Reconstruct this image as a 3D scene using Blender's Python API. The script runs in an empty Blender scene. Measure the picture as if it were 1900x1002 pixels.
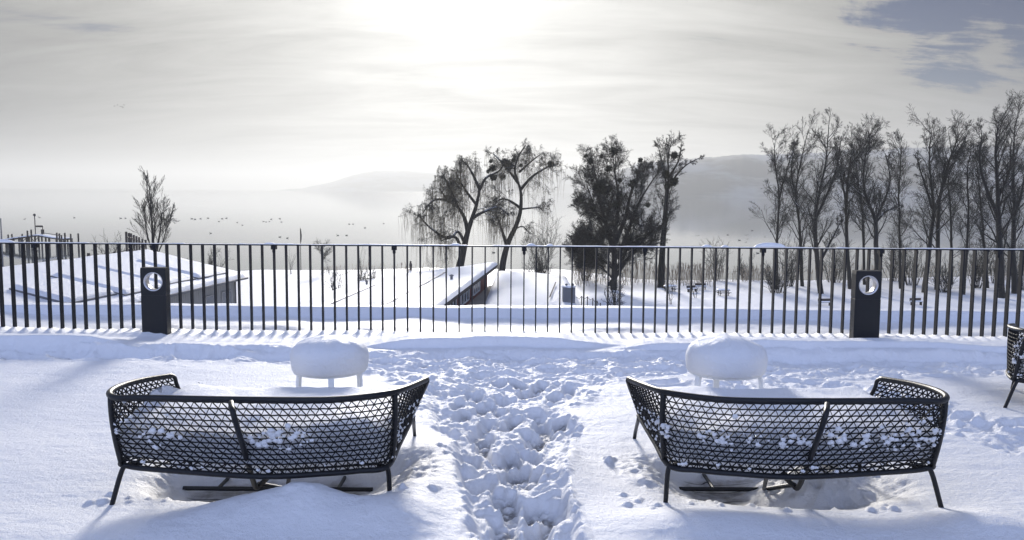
import bpy, bmesh, math, random
import numpy as np
from mathutils import Vector, Matrix, noise as mnoise
R = math.radians
C = bpy.context.scene.collection
scene = bpy.context.scene

# ------------------------------------------------------------------ camera
F_PX = 1570.0; W_PX = 1900.0; H_PX = 1002.0
PITCH = 5.385; ROLL = 0.39; CAM_Z = 1.6
cd = bpy.data.cameras.new('camera'); cam = bpy.data.objects.new('camera', cd); C.objects.link(cam)
cam.matrix_world = Matrix.Translation((0, 0, CAM_Z)) @ Matrix.Rotation(R(90-PITCH), 4, 'X') @ Matrix.Rotation(R(ROLL), 4, 'Z')
cd.sensor_width = 36; cd.lens = 36*F_PX/W_PX; cd.clip_start = 0.05; cd.clip_end = 40000
scene.camera = cam
CM = cam.matrix_world.to_3x3()
def ray(px, py): return CM @ Vector(((px-W_PX/2)/F_PX, -(py-H_PX/2)/F_PX, -1))
def at_z(px, py, z):
    d = ray(px, py); t = (z-CAM_Z)/d.z; return Vector((d.x*t, d.y*t, z))
def at_y(px, py, Y):
    d = ray(px, py); t = Y/d.y; return Vector((d.x*t, Y, CAM_Z+d.z*t))

# ------------------------------------------------------------------ light, sky, exposure
SUN_EL = 14.0; SUN_AZ = -4.0      # degrees, azimuth measured from +Y towards +X
SUN = Vector((math.sin(R(SUN_AZ))*math.cos(R(SUN_EL)), math.cos(R(SUN_AZ))*math.cos(R(SUN_EL)), math.sin(R(SUN_EL))))
ld = bpy.data.lights.new('sun', 'SUN'); ld.energy = 4.2; ld.angle = R(9); ld.color = (1.0, 0.95, 0.88)
lo = bpy.data.objects.new('sun', ld); C.objects.link(lo)
lo.rotation_euler = SUN.to_track_quat('Z', 'Y').to_euler()
scene.view_settings.view_transform = 'Standard'; scene.view_settings.look = 'None'
scene.view_settings.gamma = 1.0; scene.view_settings.exposure = 0.40
scene.cycles.max_bounces = 6; scene.cycles.diffuse_bounces = 3; scene.cycles.volume_bounces = 1
scene.cycles.transparent_max_bounces = 8
scene.cycles.sample_clamp_indirect = 4.0

class NT:
    """tiny node-tree helper"""
    def __init__(s, tree): s.t = tree; s.n = tree.nodes; s.l = tree.links
    def new(s, typ, **kw):
        n = s.n.new(typ)
        for k, v in kw.items(): setattr(n, k, v)
        return n
    def put(s, sock, v):
        if v is None: return
        if isinstance(v, bpy.types.NodeSocket): s.l.new(v, sock)
        else: sock.default_value = v
    def math(s, op, a, b=None, c=None, clamp=False):
        n = s.new('ShaderNodeMath', operation=op, use_clamp=clamp)
        s.put(n.inputs[0], a); s.put(n.inputs[1], b); s.put(n.inputs[2], c); return n.outputs[0]
    def vmath(s, op, a, b=None):
        n = s.new('ShaderNodeVectorMath', operation=op)
        s.put(n.inputs[0], a); s.put(n.inputs[1], b)
        return n.outputs['Value'] if op in ('DOT_PRODUCT', 'LENGTH') else n.outputs[0]
    def mix(s, f, a, b, blend='MIX'):
        n = s.new('ShaderNodeMix', data_type='RGBA', blend_type=blend)
        s.put(n.inputs[0], f); s.put(n.inputs[6], a); s.put(n.inputs[7], b); return n.outputs[2]
    def smooth(s, v, a, b):
        n = s.new('ShaderNodeMapRange', interpolation_type='SMOOTHSTEP')
        s.put(n.inputs[0], v); n.inputs[1].default_value = a; n.inputs[2].default_value = b
        n.inputs[3].default_value = 0; n.inputs[4].default_value = 1; return n.outputs[0]
    def noise(s, vec, scale, detail=4, rough=0.5, dist=0.0):
        n = s.new('ShaderNodeTexNoise'); s.put(n.inputs['Vector'], vec)
        n.inputs['Scale'].default_value = scale; n.inputs['Detail'].default_value = detail
        n.inputs['Roughness'].default_value = rough; n.inputs['Distortion'].default_value = dist
        return n.outputs['Fac']
    def mapping(s, vec, scale=(1,1,1), loc=(0,0,0), rot=(0,0,0)):
        n = s.new('ShaderNodeMapping'); s.put(n.inputs[0], vec)
        n.inputs['Scale'].default_value = scale; n.inputs['Location'].default_value = loc
        n.inputs['Rotation'].default_value = rot; return n.outputs[0]

world = bpy.data.worlds.new('World'); scene.world = world; world.use_nodes = True
w = NT(world.node_tree); w.n.clear()
sky = w.new('ShaderNodeTexSky', sky_type='NISHITA'); sky.sun_disc = False
sky.sun_elevation = R(SUN_EL); sky.sun_rotation = R(SUN_AZ); sky.altitude = 400
sky.air_density = 1.0; sky.dust_density = 1.0; sky.ozone_density = 2.0
geo = w.new('ShaderNodeTexCoord'); D = geo.outputs['Generated']
sep = w.new('ShaderNodeSeparateXYZ'); w.put(sep.inputs[0], D)
dx, dy, dz = sep.outputs
zz = w.math('ADD', w.math('MAXIMUM', dz, 0.0), 0.22)
px_ = w.math('DIVIDE', dx, zz); py_ = w.math('DIVIDE', dy, zz)
cmb = w.new('ShaderNodeCombineXYZ'); w.put(cmb.inputs[0], px_); w.put(cmb.inputs[1], py_)
P = cmb.outputs[0]
n1 = w.noise(w.mapping(P, (0.75, 1.7, 1), (3.1, 1.7, 0), (0, 0, R(-9))), 1.5, 8, 0.60, 0.6)
n2 = w.noise(w.mapping(P, (0.7, 2.6, 1), (7.3, 4.2, 0), (0, 0, R(8))), 2.2, 7, 0.6, 0.8)
n3 = w.noise(w.mapping(P, (0.8, 1.0, 1), (1.0, 9.0, 0)), 0.7, 3, 0.5, 0.2)
sd = w.math('MAXIMUM', w.vmath('DOT_PRODUCT', D, tuple(SUN)), 0.0)
lobeA = w.math('POWER', sd, 14.0); lobeB = w.math('POWER', sd, 110.0); lobeC = w.math('POWER', sd, 700.0)
# forward-scattered light through the cloud sheet: brighter the nearer to the sun
bright = w.math('ADD', 0.22, w.math('MULTIPLY', lobeA, 0.40))
bright = w.math('ADD', bright, w.math('MULTIPLY', w.smooth(dy, 0.15, -0.6), 0.58))
bright = w.math('ADD', bright, w.math('MULTIPLY', lobeB, 0.15))
bright = w.math('ADD', bright, w.math('MULTIPLY', lobeC, 0.6))
tex = w.math('ADD', 0.22, w.math('MULTIPLY', w.math('ADD', w.math('MULTIPLY', n1, 0.5), w.math('MULTIPLY', n2, 0.5)), 1.56))
# a thicker, darker bank of fog cloud to the left
bank_ = w.math('MULTIPLY', w.smooth(w.math('MULTIPLY', dx, -1.0), 0.10, 0.62), w.smooth(dz, 0.30, -0.02))
tex = w.math('MULTIPLY', tex, w.math('SUBTRACT', 1.0, w.math('MULTIPLY', bank_, 0.75)))
tex = w.math('MULTIPLY', tex, w.math('SUBTRACT', 1.0, w.math('MULTIPLY', w.smooth(dx, 0.10, 0.60), 0.36)))
bright = w.math('MULTIPLY', bright, tex)
warm = w.mix(w.smooth(sd, 0.55, 0.93), (0.72, 0.86, 1.30, 1), (1.0, 0.99, 0.95, 1))
ccol = w.vmath('SCALE', warm); w.put(ccol.node.inputs['Scale'], w.math('MULTIPLY', bright, 10.5))
# cloud cover: closed towards the sun, opening overhead, behind and to the upper right
cover = w.math('ADD', w.math('ADD', w.math('MULTIPLY', n1, 1.7), -0.33), w.math('MULTIPLY', w.math('SUBTRACT', n2, 0.5), 0.5))
front = w.smooth(dy, -0.15, 0.75)
cover = w.math('ADD', cover, w.math('ADD', w.math('MULTIPLY', front, 0.22), 0.04))
hole = w.vmath('DOT_PRODUCT', D, tuple(ray(1830, -85).normalized()))
n4 = w.noise(D, 9.0, 6, 0.62, 0.4)
holen = w.math('ADD', hole, w.math('MULTIPLY', w.math('ADD', w.math('SUBTRACT', n4, 0.5), w.math('SUBTRACT', 0.5, n2)), 0.020))
cover = w.math('SUBTRACT', cover, w.math('MULTIPLY', w.smooth(holen, 0.9885, 0.9990), 0.80))
hole2 = w.vmath('DISTANCE', w.mapping(D, (1, 1, 6)), tuple(Vector((ray(1650, 148).normalized()[0], ray(1650, 148).normalized()[1], 6*ray(1650, 148).normalized()[2]))))
hole2 = hole2.node.outputs['Value']
cover = w.math('SUBTRACT', cover, w.math('MULTIPLY', w.math('SUBTRACT', 1.0, w.smooth(hole2, 0.02, 0.20)), 0.30))
cover = w.math('ADD', cover, w.math('MULTIPLY', w.math('SUBTRACT', 1.0, w.smooth(dz, 0.06, 0.20)), 0.35))
cmask = w.smooth(cover, 0.22, 0.66)
hs = w.new('ShaderNodeHueSaturation'); w.put(hs.inputs['Saturation'], w.math('ADD', 0.85, w.math('MULTIPLY', front, 1.0)))
w.put(hs.inputs['Color'], sky.outputs[0]); w.put(hs.inputs['Value'], w.math('ADD', 2.4, w.math('MULTIPLY', front, -2.27)))
tintc = w.mix(front, (0.86, 0.98, 1.46, 1), (0.20, 0.50, 1.22, 1))
skyc = w.mix(1.0, hs.outputs[0], tintc, 'MULTIPLY')
fin = w.mix(cmask, skyc, ccol)
bg = w.new('ShaderNodeBackground'); w.put(bg.inputs[0], fin); bg.inputs[1].default_value = 0.10
wo = w.new('ShaderNodeOutputWorld'); w.l.new(bg.outputs[0], wo.inputs[0])

# ------------------------------------------------------------------ object helpers
def mesh_from(name, verts, faces, mat=None, smooth=False, parent=None, link=True):
    me = bpy.data.meshes.new(name); me.from_pydata([tuple(v) for v in verts], [], faces)
    if smooth: me.polygons.foreach_set('use_smooth', [True]*len(me.polygons))
    o = bpy.data.objects.new(name, me)
    if mat: me.materials.append(mat)
    if link: C.objects.link(o)
    if parent: o.parent = parent
    return o
def tag(o, label=None, cat=None, group=None, kind=None):
    if label: o['label'] = label
    if cat: o['category'] = cat
    if group: o['group'] = group
    if kind: o['kind'] = kind
    return o
def empty(name, loc=(0,0,0), rz=0):
    o = bpy.data.objects.new(name, None); C.objects.link(o); o.location = loc; o.rotation_euler = (0,0,rz)
    o.empty_display_size = 0.2; return o
def copy_tree(o, parent=None):
    c = o.copy(); C.objects.link(c); c.parent = parent
    if parent: c.matrix_parent_inverse = o.matrix_parent_inverse
    for ch in [k for k in bpy.data.objects if k.parent == o]: copy_tree(ch, c)
    return c

class MB:
    """collects verts and faces of one mesh"""
    def __init__(s): s.v = []; s.f = []
    def box(s, c, d, m=None):
        k = len(s.v); hx, hy, hz = d[0]/2, d[1]/2, d[2]/2
        for z in (-hz, hz):
            for x, y in ((-hx,-hy),(hx,-hy),(hx,hy),(-hx,hy)):
                p = Vector((x, y, z)); p = (m @ p) if m else p
                s.v.append((p.x+c[0], p.y+c[1], p.z+c[2]))
        for q in ((0,3,2,1),(4,5,6,7),(0,1,5,4),(1,2,6,5),(2,3,7,6),(3,0,4,7)): s.f.append(tuple(k+i for i in q))
    def hexa(s, bot, top):
        k = len(s.v); s.v += [tuple(p) for p in bot]+[tuple(p) for p in top]
        for q in ((0,3,2,1),(4,5,6,7),(0,1,5,4),(1,2,6,5),(2,3,7,6),(3,0,4,7)): s.f.append(tuple(k+i for i in q))
    def tube(s, pts, rad, n=8, cap=True):
        pts = [Vector(p) for p in pts]; k = len(s.v); m = len(pts)
        if not hasattr(rad, '__len__'): rad = [rad]*m
        up = None
        for i, p in enumerate(pts):
            t = (pts[min(i+1, m-1)]-pts[max(i-1, 0)])
            t = t.normalized() if t.length > 1e-9 else Vector((0,0,1))
            if up is None:
                a = t.cross(Vector((0,0,1)) if abs(t.z) < 0.9 else Vector((1,0,0))).normalized()
            else:
                a = (up - t*up.dot(t))
                a = a.normalized() if a.length > 1e-6 else t.cross(Vector((1,0,0))).normalized()
            up = a; b = t.cross(a)
            for j in range(n):
                th = 2*math.pi*j/n
                q = p + (a*math.cos(th)+b*math.sin(th))*rad[i]; s.v.append((q.x, q.y, q.z))
        for i in range(m-1):
            for j in range(n):
                a0 = k+i*n+j; a1 = k+i*n+(j+1) % n
                s.f.append((a0, a1, a1+n, a0+n))
        if cap and n > 2:
            s.f.append(tuple(k+j for j in reversed(range(n)))); s.f.append(tuple(k+(m-1)*n+j for j in range(n)))
    def lathe(s, prof, c=(0,0,0), n=32, fn=None):
        k = len(s.v)
        for (r, z) in prof:
            for j in range(n):
                th = 2*math.pi*j/n; rr = r*(fn(th, z) if fn else 1)
                s.v.append((c[0]+rr*math.cos(th), c[1]+rr*math.sin(th), c[2]+z))
        for i in range(len(prof)-1):
            for j in range(n):
                a0 = k+i*n+j; a1 = k+i*n+(j+1) % n; s.f.append((a0, a1, a1+n, a0+n))
        s.f.append(tuple(k+j for j in reversed(range(n)))); s.f.append(tuple(k+(len(prof)-1)*n+j for j in range(n)))
    def blob(s, c, r, rng, sq=(1,1,1), amp=0.25, n=7, m=5):
        k = len(s.v); off = Vector((rng.random()*50, rng.random()*50, rng.random()*50))
        s.v.append((c[0], c[1], c[2]-r*sq[2]))
        for i in range(1, m):
            ph = -math.pi/2+math.pi*i/m
            for j in range(n):
                th = 2*math.pi*j/n
                d = Vector((math.cos(ph)*math.cos(th), math.cos(ph)*math.sin(th), math.sin(ph)))
                rr = r*(1+amp*mnoise.noise(d*1.7+off)*2)
                s.v.append((c[0]+d.x*rr*sq[0], c[1]+d.y*rr*sq[1], c[2]+d.z*rr*sq[2]))
        s.v.append((c[0], c[1], c[2]+r*sq[2])); top = len(s.v)-1
        for j in range(n): s.f.append((k, k+1+(j+1) % n, k+1+j)); s.f.append((top, top-n+j, top-n+(j+1) % n))
        for i in range(m-2):
            for j in range(n):
                a0 = k+1+i*n+j; a1 = k+1+i*n+(j+1) % n; s.f.append((a0, a1, a1+n, a0+n))
    def build(s, name, mat, parent=None, smooth=False):
        return mesh_from(name, s.v, s.f, mat, smooth, parent)

def spline(pts, n):
    """Catmull-Rom through pts, n samples per span"""
    pts = [Vector(p) for p in pts]; out = []
    for i in range(len(pts)-1):
        p0 = pts[i-1] if i > 0 else pts[i]*2-pts[i+1]; p1 = pts[i]; p2 = pts[i+1]
        p3 = pts[i+2] if i+2 < len(pts) else p2*2-p1
        for k in range(n):
            t = k/n
            out.append(0.5*((2*p1)+(p2-p0)*t+(2*p0-5*p1+4*p2-p3)*t*t+(3*p1-p0-3*p2+p3)*t**3))
    out.append(pts[-1]); return out

# ------------------------------------------------------------------ materials
def principled(name, col, rough=0.6, metal=0.0, var=0.0, vscale=8, bump=0.0, bscale=60, spec=0.5):
    m = bpy.data.materials.new(name); m.use_nodes = True; t = NT(m.node_tree)
    b = t.n['Principled BSDF']; b.inputs['Roughness'].default_value = rough; b.inputs['Metallic'].default_value = metal
    b.inputs['Specular IOR Level'].default_value = spec
    tc = t.new('ShaderNodeTexCoord').outputs['Object']
    if var:
        nz = t.noise(tc, vscale, 4, 0.6)
        a = tuple(c*(1-var) for c in col)+(1,); c2 = tuple(min(1, c*(1+var)) for c in col)+(1,)
        t.put(b.inputs['Base Color'], t.mix(nz, a, c2))
    else: b.inputs['Base Color'].default_value = col+(1,)
    if bump:
        bn = t.new('ShaderNodeBump'); bn.inputs['Strength'].default_value = bump; bn.inputs['Distance'].default_value = 0.01
        t.put(bn.inputs['Height'], t.noise(tc, bscale, 5, 0.6)); t.put(b.inputs['Normal'], bn.outputs[0])
    return m
def snow_mat(name, terrace=False, scale=1.0):
    m = bpy.data.materials.new(name); m.use_nodes = True; t = NT(m.node_tree); b = t.n['Principled BSDF']
    g = t.new('ShaderNodeNewGeometry'); pos = g.outputs['Position']
    big = t.noise(pos, 1.3*scale, 4, 0.6)
    base = t.mix(big, (0.88, 0.89, 0.915, 1), (0.92, 0.92, 0.935, 1))
    b.inputs['Roughness'].default_value = 0.55; b.inputs['Specular IOR Level'].default_value = 0.3
    f1 = t.noise(pos, 38*scale, 6, 0.68); f2 = t.noise(pos, 240*scale, 3, 0.7)
    h = t.math('ADD', t.math('MULTIPLY', f1, 1.0), t.math('MULTIPLY', f2, 0.32))
    if terrace:
        at = t.new('ShaderNodeAttribute', attribute_name='slush').outputs['Fac']
        dk = t.new('ShaderNodeAttribute', attribute_name='deck').outputs['Fac']
        sl = t.math('MULTIPLY', at, t.smooth(t.noise(pos, 30, 5, 0.7), 0.25, 0.55))
        base = t.mix(sl, base, (0.23, 0.22, 0.215, 1))
        sp = t.new('ShaderNodeSeparateXYZ'); t.put(sp.inputs[0], pos)
        fr = t.math('FRACT', t.math('DIVIDE', sp.outputs[1], 0.145))
        gap = t.math('MULTIPLY', t.math('LESS_THAN', fr, 0.07), 0.95)
        frost = t.mix(t.smooth(t.noise(pos, 14, 5, 0.65), 0.3, 0.62), (0.33, 0.31, 0.29, 1), (0.60, 0.60, 0.62, 1))
        deckc = t.mix(gap, frost, (0.03, 0.028, 0.026, 1))
        base = t.mix(dk, base, deckc)
    t.put(b.inputs['Base Color'], base)
    bn = t.new('ShaderNodeBump'); bn.inputs['Strength'].default_value = 0.8; bn.inputs['Distance'].default_value = 0.020/scale
    t.put(bn.inputs['Height'], h); t.put(b.inputs['Normal'], bn.outputs[0])
    return m
def bark_mat(name, col, snow=0.6):
    m = bpy.data.materials.new(name); m.use_nodes = True; t = NT(m.node_tree); b = t.n['Principled BSDF']
    g = t.new('ShaderNodeNewGeometry'); sp = t.new('ShaderNodeSeparateXYZ'); t.put(sp.inputs[0], g.outputs['Normal'])
    nz = t.noise(g.outputs['Position'], 2.3, 4, 0.6)
    c = t.mix(nz, tuple(x*0.6 for x in col)+(1,), tuple(x*1.3 for x in col)+(1,))
    cap = t.math('MULTIPLY', t.smooth(t.math('ADD', sp.outputs[2], t.math('MULTIPLY', t.math('SUBTRACT', nz, 0.5), 0.8)), 0.45, 0.75), snow)
    t.put(b.inputs['Base Color'], t.mix(cap, c, (0.8, 0.83, 0.88, 1))); b.inputs['Roughness'].default_value = 0.85
    return m
M = {}
M['snow'] = snow_mat('snow_terrace', True)
M['snow_small'] = snow_mat('snow_soft')
M['snow_far'] = snow_mat('snow_far', scale=0.12)
M['black'] = principled('black_powder_coat', (0.007, 0.008, 0.011), 0.42, spec=0.35, var=0.3, vscale=30, bump=0.15, bscale=400)
M['weave'] = principled('black_rope', (0.004, 0.0045, 0.006), 0.65, spec=0.3, bump=0.4, bscale=500)
M['fence'] = principled('anthracite_steel', (0.010, 0.011, 0.015), 0.55, var=0.3, vscale=12, spec=0.25)
M['steel'] = principled('brushed_steel', (0.55, 0.55, 0.58), 0.28, 0.9, bump=0.1, bscale=200)
M['white'] = principled('white_plastic', (0.78, 0.80, 0.82), 0.35, var=0.03)
M['bark'] = bark_mat('dark_bark', (0.008, 0.0075, 0.008), .4)
M['twig'] = bark_mat('twig_bark', (0.011, 0.010, 0.009), 0.05)
M['willow'] = bark_mat('willow_strand', (0.11, 0.09, 0.055), 0.05)
M['mistletoe'] = principled('mistletoe_green', (0.016, 0.018, 0.012), 0.9, var=0.4, vscale=3)
M['reed'] = principled('dry_reed', (0.26, 0.21, 0.15), 0.9, var=0.4, vscale=1)
M['red'] = principled('red_boarding', (0.135, 0.022, 0.026), 0.7, var=0.25, vscale=3)
M['darkwood'] = principled('dark_timber', (0.045, 0.036, 0.032), 0.8, var=0.3, vscale=4)
M['stone'] = principled('weathered_concrete', (0.32, 0.29, 0.26), 0.9, var=0.3, vscale=1.5)
M['boards'] = principled('grey_boarding', (0.34, 0.34, 0.335), 0.85, var=0.25, vscale=2)
M['glass'] = principled('window_glass', (0.05, 0.07, 0.10), 0.08, spec=0.9)
M['grey'] = principled('zinc_grey', (0.13, 0.135, 0.15), 0.5, var=0.2, vscale=2)
M['bird'] = principled('dark_feathers', (0.04, 0.04, 0.04), 0.8, var=0.3)
M['gull'] = principled('grey_feathers', (0.12, 0.12, 0.12), 0.8, var=0.3)

# ------------------------------------------------------------------ numpy noise
_rs = np.random.RandomState(5); _tab = _rs.rand(512, 512)
def vn(x, y):
    xi = np.floor(x).astype(int); yi = np.floor(y).astype(int); fx = x-xi; fy = y-yi
    fx = fx*fx*fx*(fx*(fx*6-15)+10); fy = fy*fy*fy*(fy*(fy*6-15)+10)
    a = _tab[yi % 512, xi % 512]; b = _tab[yi % 512, (xi+1) % 512]; c = _tab[(yi+1) % 512, xi % 512]; d = _tab[(yi+1) % 512, (xi+1) % 512]
    return (a*(1-fx)+b*fx)*(1-fy)+(c*(1-fx)+d*fx)*fy
def fbm(x, y, s, o=4, g=0.5, sx=1.0):
    r = 0; a = 1; t = 0
    for i in range(o):
        r = r+a*(vn(x/s*sx*2**i+17.3*i, y/s*2**i+9.1*i)-0.5)*2; t += a; a *= g
    return r/t
def billow(x, y, s, o=4, g=0.55):
    r = 0; a = 1; t = 0
    for i in range(o):
        r = r+a*(1-np.abs(vn(x/s*2**i+31.7*i, y/s*2**i+5.9*i)-0.5)*4); t += a; a *= g
    return r/t
def ss(v, a, b):
    t = np.clip((v-a)/(b-a), 0, 1); return t*t*(3-2*t)

# ------------------------------------------------------------------ positions shared by several builders
FY = 9.27
knob_px = [-375, -153, 69, 290, 510, 732, 972, 1194.5, 1413, 1631, 1848, 2066]
bar_px = []
for a, b in zip(knob_px[:-1], knob_px[1:]): bar_px += [a+(b-a)*i/10 for i in range(10)]
bar_px = [p for p in bar_px if -140 < p < 2030]
bar_x = [at_y(p, 540, FY).x for p in bar_px]
SOFA_C = at_z(980.5, 850, 0.2).x

# ------------------------------------------------------------------ terrace snow
def axis(*segs):
    out = []
    for a, b, st in segs: out += list(np.arange(a, b-1e-6, st))
    out.append(segs[-1][1]); return np.array(out)
gx = axis((-30, -6.7, 0.3), (-6.7, 6.7, 0.0135), (6.7, 30, 0.3))
gy = axis((-8, 3.2, 0.14), (3.2, 9.6, 0.0135), (9.6, 11.0, 0.02))
X, Y = np.meshgrid(gx, gy)
Z = 0.022*fbm(X, Y, 1.6, 4)+0.006*fbm(X, Y, 0.35, 3, sx=0.6)+0.0055*fbm(X, Y, 0.10, 4, 0.65, sx=0.4)+0.010*np.clip(fbm(X+70, Y+3, 0.9, 3, sx=.45), 0, 1)+0.006*np.clip(fbm(X+20, Y, 0.5, 2, sx=.5), 0, 1)*fbm(X, Y, 0.05, 3)
slush = np.zeros_like(Z)
# trampled zone: a lane from the foreground that widens and turns along the railing
def lane_mask():
    cx = np.interp(Y, [2, 3.7, 4.4, 5.2, 6.0, 6.7, 7.3, 8.5], [0.16, 0.10, 0.03, -0.02, -0.03, -0.05, -0.1, -0.1])
    hw = np.interp(Y, [2, 3.7, 4.4, 5.2, 6.0, 6.7, 7.3, 8.5], [0.30, 0.30, 0.33, 0.42, 0.55, 0.75, 1.2, 1.6])
    j = 0.16*fbm(X, Y, 0.5, 3)
    m1 = 1-ss(np.abs(X-cx)+j, hw*0.70, hw*1.10)
    m1 = m1*(1-ss(Y, 8.0, 8.5))
    top = np.interp(X, [-7, -1.6, -0.6, 2, 7], [8.15, 8.15, 8.35, 8.3, 8.25])
    bot = np.interp(X, [-7, -2.2, -1.2, -0.4, 0.6, 1.5, 2.4, 4, 7], [7.78, 7.80, 7.55, 7.0, 6.9, 7.3, 7.15, 7.4, 7.4])
    m2 = ss(Y+j*0.7, bot-0.12, bot+0.1)*(1-ss(Y+j*0.7, top-0.1, top+0.12))
    d = np.abs((X-3.05)-(-0.55)*(Y-5.9))  # track on the right
    m3 = 0.8*(1-ss(d+j, 0.22, 0.45))*ss(Y, 3.6, 4.4)*(1-ss(Y, 6.9, 7.6))*(X > 2)
    return m1, m2, m3
m1, m2, m3 = lane_mask()
m = np.clip(np.maximum(np.maximum(m1, m2), m3), 0, 1)
wx = X+0.05*fbm(X, Y, .15, 3); wy_ = Y+0.05*fbm(X+50, Y, .15, 3)
rough = -billow(wx, wy_, 0.20, 2, 0.5)*.75-billow(wx+9, wy_, 0.055, 3, 0.6)*.25
Z = Z+m*0.014*fbm(wx, wy_, .05, 4, .6)-m*0.048+m*(0.024*rough)+m*0.045*fbm(X, Y, 0.38, 4)
edge = m*(1-m)*4
Z += edge*(0.030-0.022*billow(wx, wy_, 0.16, 3))
# bank left of the lane and gentle swells
Z += 0.07*np.exp(-((X+0.52)/0.20)**2)*ss(Y, 3.4, 4.1)*(1-ss(Y, 4.9, 5.7))
rng = random.Random(3)
DEP = np.zeros_like(Z); RIMZ = np.zeros_like(Z); CLOD = np.zeros_like(Z)
def window(cx, cy, r):
    i0, i1 = np.searchsorted(gx, [cx-r, cx+r]); j0, j1 = np.searchsorted(gy, [cy-r, cy+r]); return slice(j0, j1), slice(i0, i1)
def foot(cx, cy, ang, L=0.15, Wd=0.065, depth=0.1, wet=1.0):
    s = window(cx, cy, 0.36); x = X[s]-cx; y = Y[s]-cy
    if x.size == 0: return
    u = (x*math.sin(ang)+y*math.cos(ang))/L; v = (x*math.cos(ang)-y*math.sin(ang))/Wd
    r = np.sqrt(u*u+v*v)*(1+0.30*fbm(X[s], Y[s], 0.07, 3))
    ins = 1-ss(r, 0.62, 1.12)
    DEP[s] = np.maximum(DEP[s], ins*depth-0.012*ins*billow(X[s], Y[s], 0.05, 3))
    RIMZ[s] = np.maximum(RIMZ[s], 0.013*np.exp(-((r-1.35)/0.26)**2)*(1+0.5*fbm(X[s], Y[s], 0.09, 3)))
    slush[s] = np.maximum(slush[s], wet*(1-ss(r, 0.45, 0.98)))
# steps in the lane
yy = 3.3
while yy < 7.2:
    cx = np.interp(yy, [3.3, 4.4, 5.2, 6.0, 7.2], [0.12, 0.03, -0.02, -0.05, -0.08]); hw = np.interp(yy, [3.3, 5, 6, 7.2], [0.16, 0.24, 0.34, 0.7])
    for k in range(3 if yy > 5.5 else 2):
        foot(cx+rng.uniform(-hw, hw), yy+rng.uniform(-.08, .08), rng.gauss(0, .25), rng.uniform(.11, .16), rng.uniform(.05, .07), rng.uniform(.06, .12), rng.uniform(0.3, 1))
    yy += 0.19
for px, py in ((952,862),(962,890),(985,905),(940,948),(1030,968),(900,826),(940,800),(930,770),(1040,800),(880,745),(960,720)):
    p = at_z(px, py, -0.08); foot(p.x, p.y, rng.gauss(0, .2), 0.14, 0.065, 0.11, 0.95)
for k in range(90):
    cx = rng.uniform(-1.6, 6.4); foot(cx, rng.uniform(7.35, 8.15), rng.uniform(1.1, 2.0), .14, .065, rng.uniform(.03, .10), rng.uniform(0, .8))
for k in range(26):
    cx = rng.uniform(-6.4, -1.6); foot(cx, rng.uniform(7.85, 8.1), rng.uniform(1.3, 1.8), .15, .07, rng.uniform(.03, .08), rng.uniform(0, .4))
for k in range(14):
    t = k/13; foot(3.0+0.35*t*3+rng.uniform(-.1, .1), 6.8-2.4*t+rng.uniform(-.1, .1), rng.gauss(.5, .3), .14, .065, rng.uniform(.05, .1), .2)
for k in range(5): foot(1.5+rng.uniform(-.3, .5), 6.9+rng.uniform(-.2, .2), rng.uniform(0, 3), .14, .07, .07, .2)
# clods kicked up
for k in range(1150):
    q = rng.random()
    if q < 0.5:
        cy = rng.uniform(3.3, 7.6); cx = np.interp(cy, [3.3, 5, 7.6], [0.12, -.02, -.1])+rng.gauss(0, np.interp(cy, [3.3, 5, 6.2, 7.6], [.22, .32, .5, .95]))
    elif q < 0.9: cx = rng.uniform(-6.5, 6.5) if rng.random() < .3 else rng.uniform(-1.6, 6.5); cy = rng.gauss(7.8, .32)
    else: t = rng.random(); cx = 3.0+1.05*t+rng.gauss(0, .18); cy = 6.8-2.4*t
    if cx < -1.6: cy = rng.gauss(8.0, .13)
    r = rng.uniform(.008, .030)*(1.6 if rng.random() < .12 else 1)
    s = window(cx, cy, r*1.6); x = X[s]-cx; y = Y[s]-cy
    if x.size == 0: continue
    d = np.sqrt(x*x+(y*rng.uniform(.8, 1.3))**2)/r*(1+.35*fbm(X[s], Y[s], .03, 2))
    bump = np.sqrt(np.clip(1-d*d, 0, 1))*r*rng.uniform(.6, 1.0)*np.clip(m[s]*3-.6, 0, 1)
    CLOD[s] = np.maximum(CLOD[s], bump); slush[s] *= (1-np.clip(bump/r*2, 0, 1)*.8)
Z += RIMZ*(1-np.clip(DEP/0.06, 0, 1))-DEP*.62+CLOD*.9
# wind crust ledges in front of the railing
for (x0, x1, yl, hgt) in ((-6.7, -3.6, 8.22, .07), (-6.7, -1.4, 8.02, .05), (-1.6, 1.2, 8.55, .07), (1.0, 6.7, 8.42, .05), (2.0, 5.0, 8.25, .04)):
    yy_ = yl+0.07*fbm(X, X*0+yl*3, 0.5, 4)
    Z += 1.25*hgt*ss(Y, yy_-0.03, yy_+0.04)*ss(X, x0, x0+.6)*(1-ss(X, x1-.8, x1))*(1-ss(Y, yl+.25, yl+.7))
beh = ss(Y, 9.45, 9.7)
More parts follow.
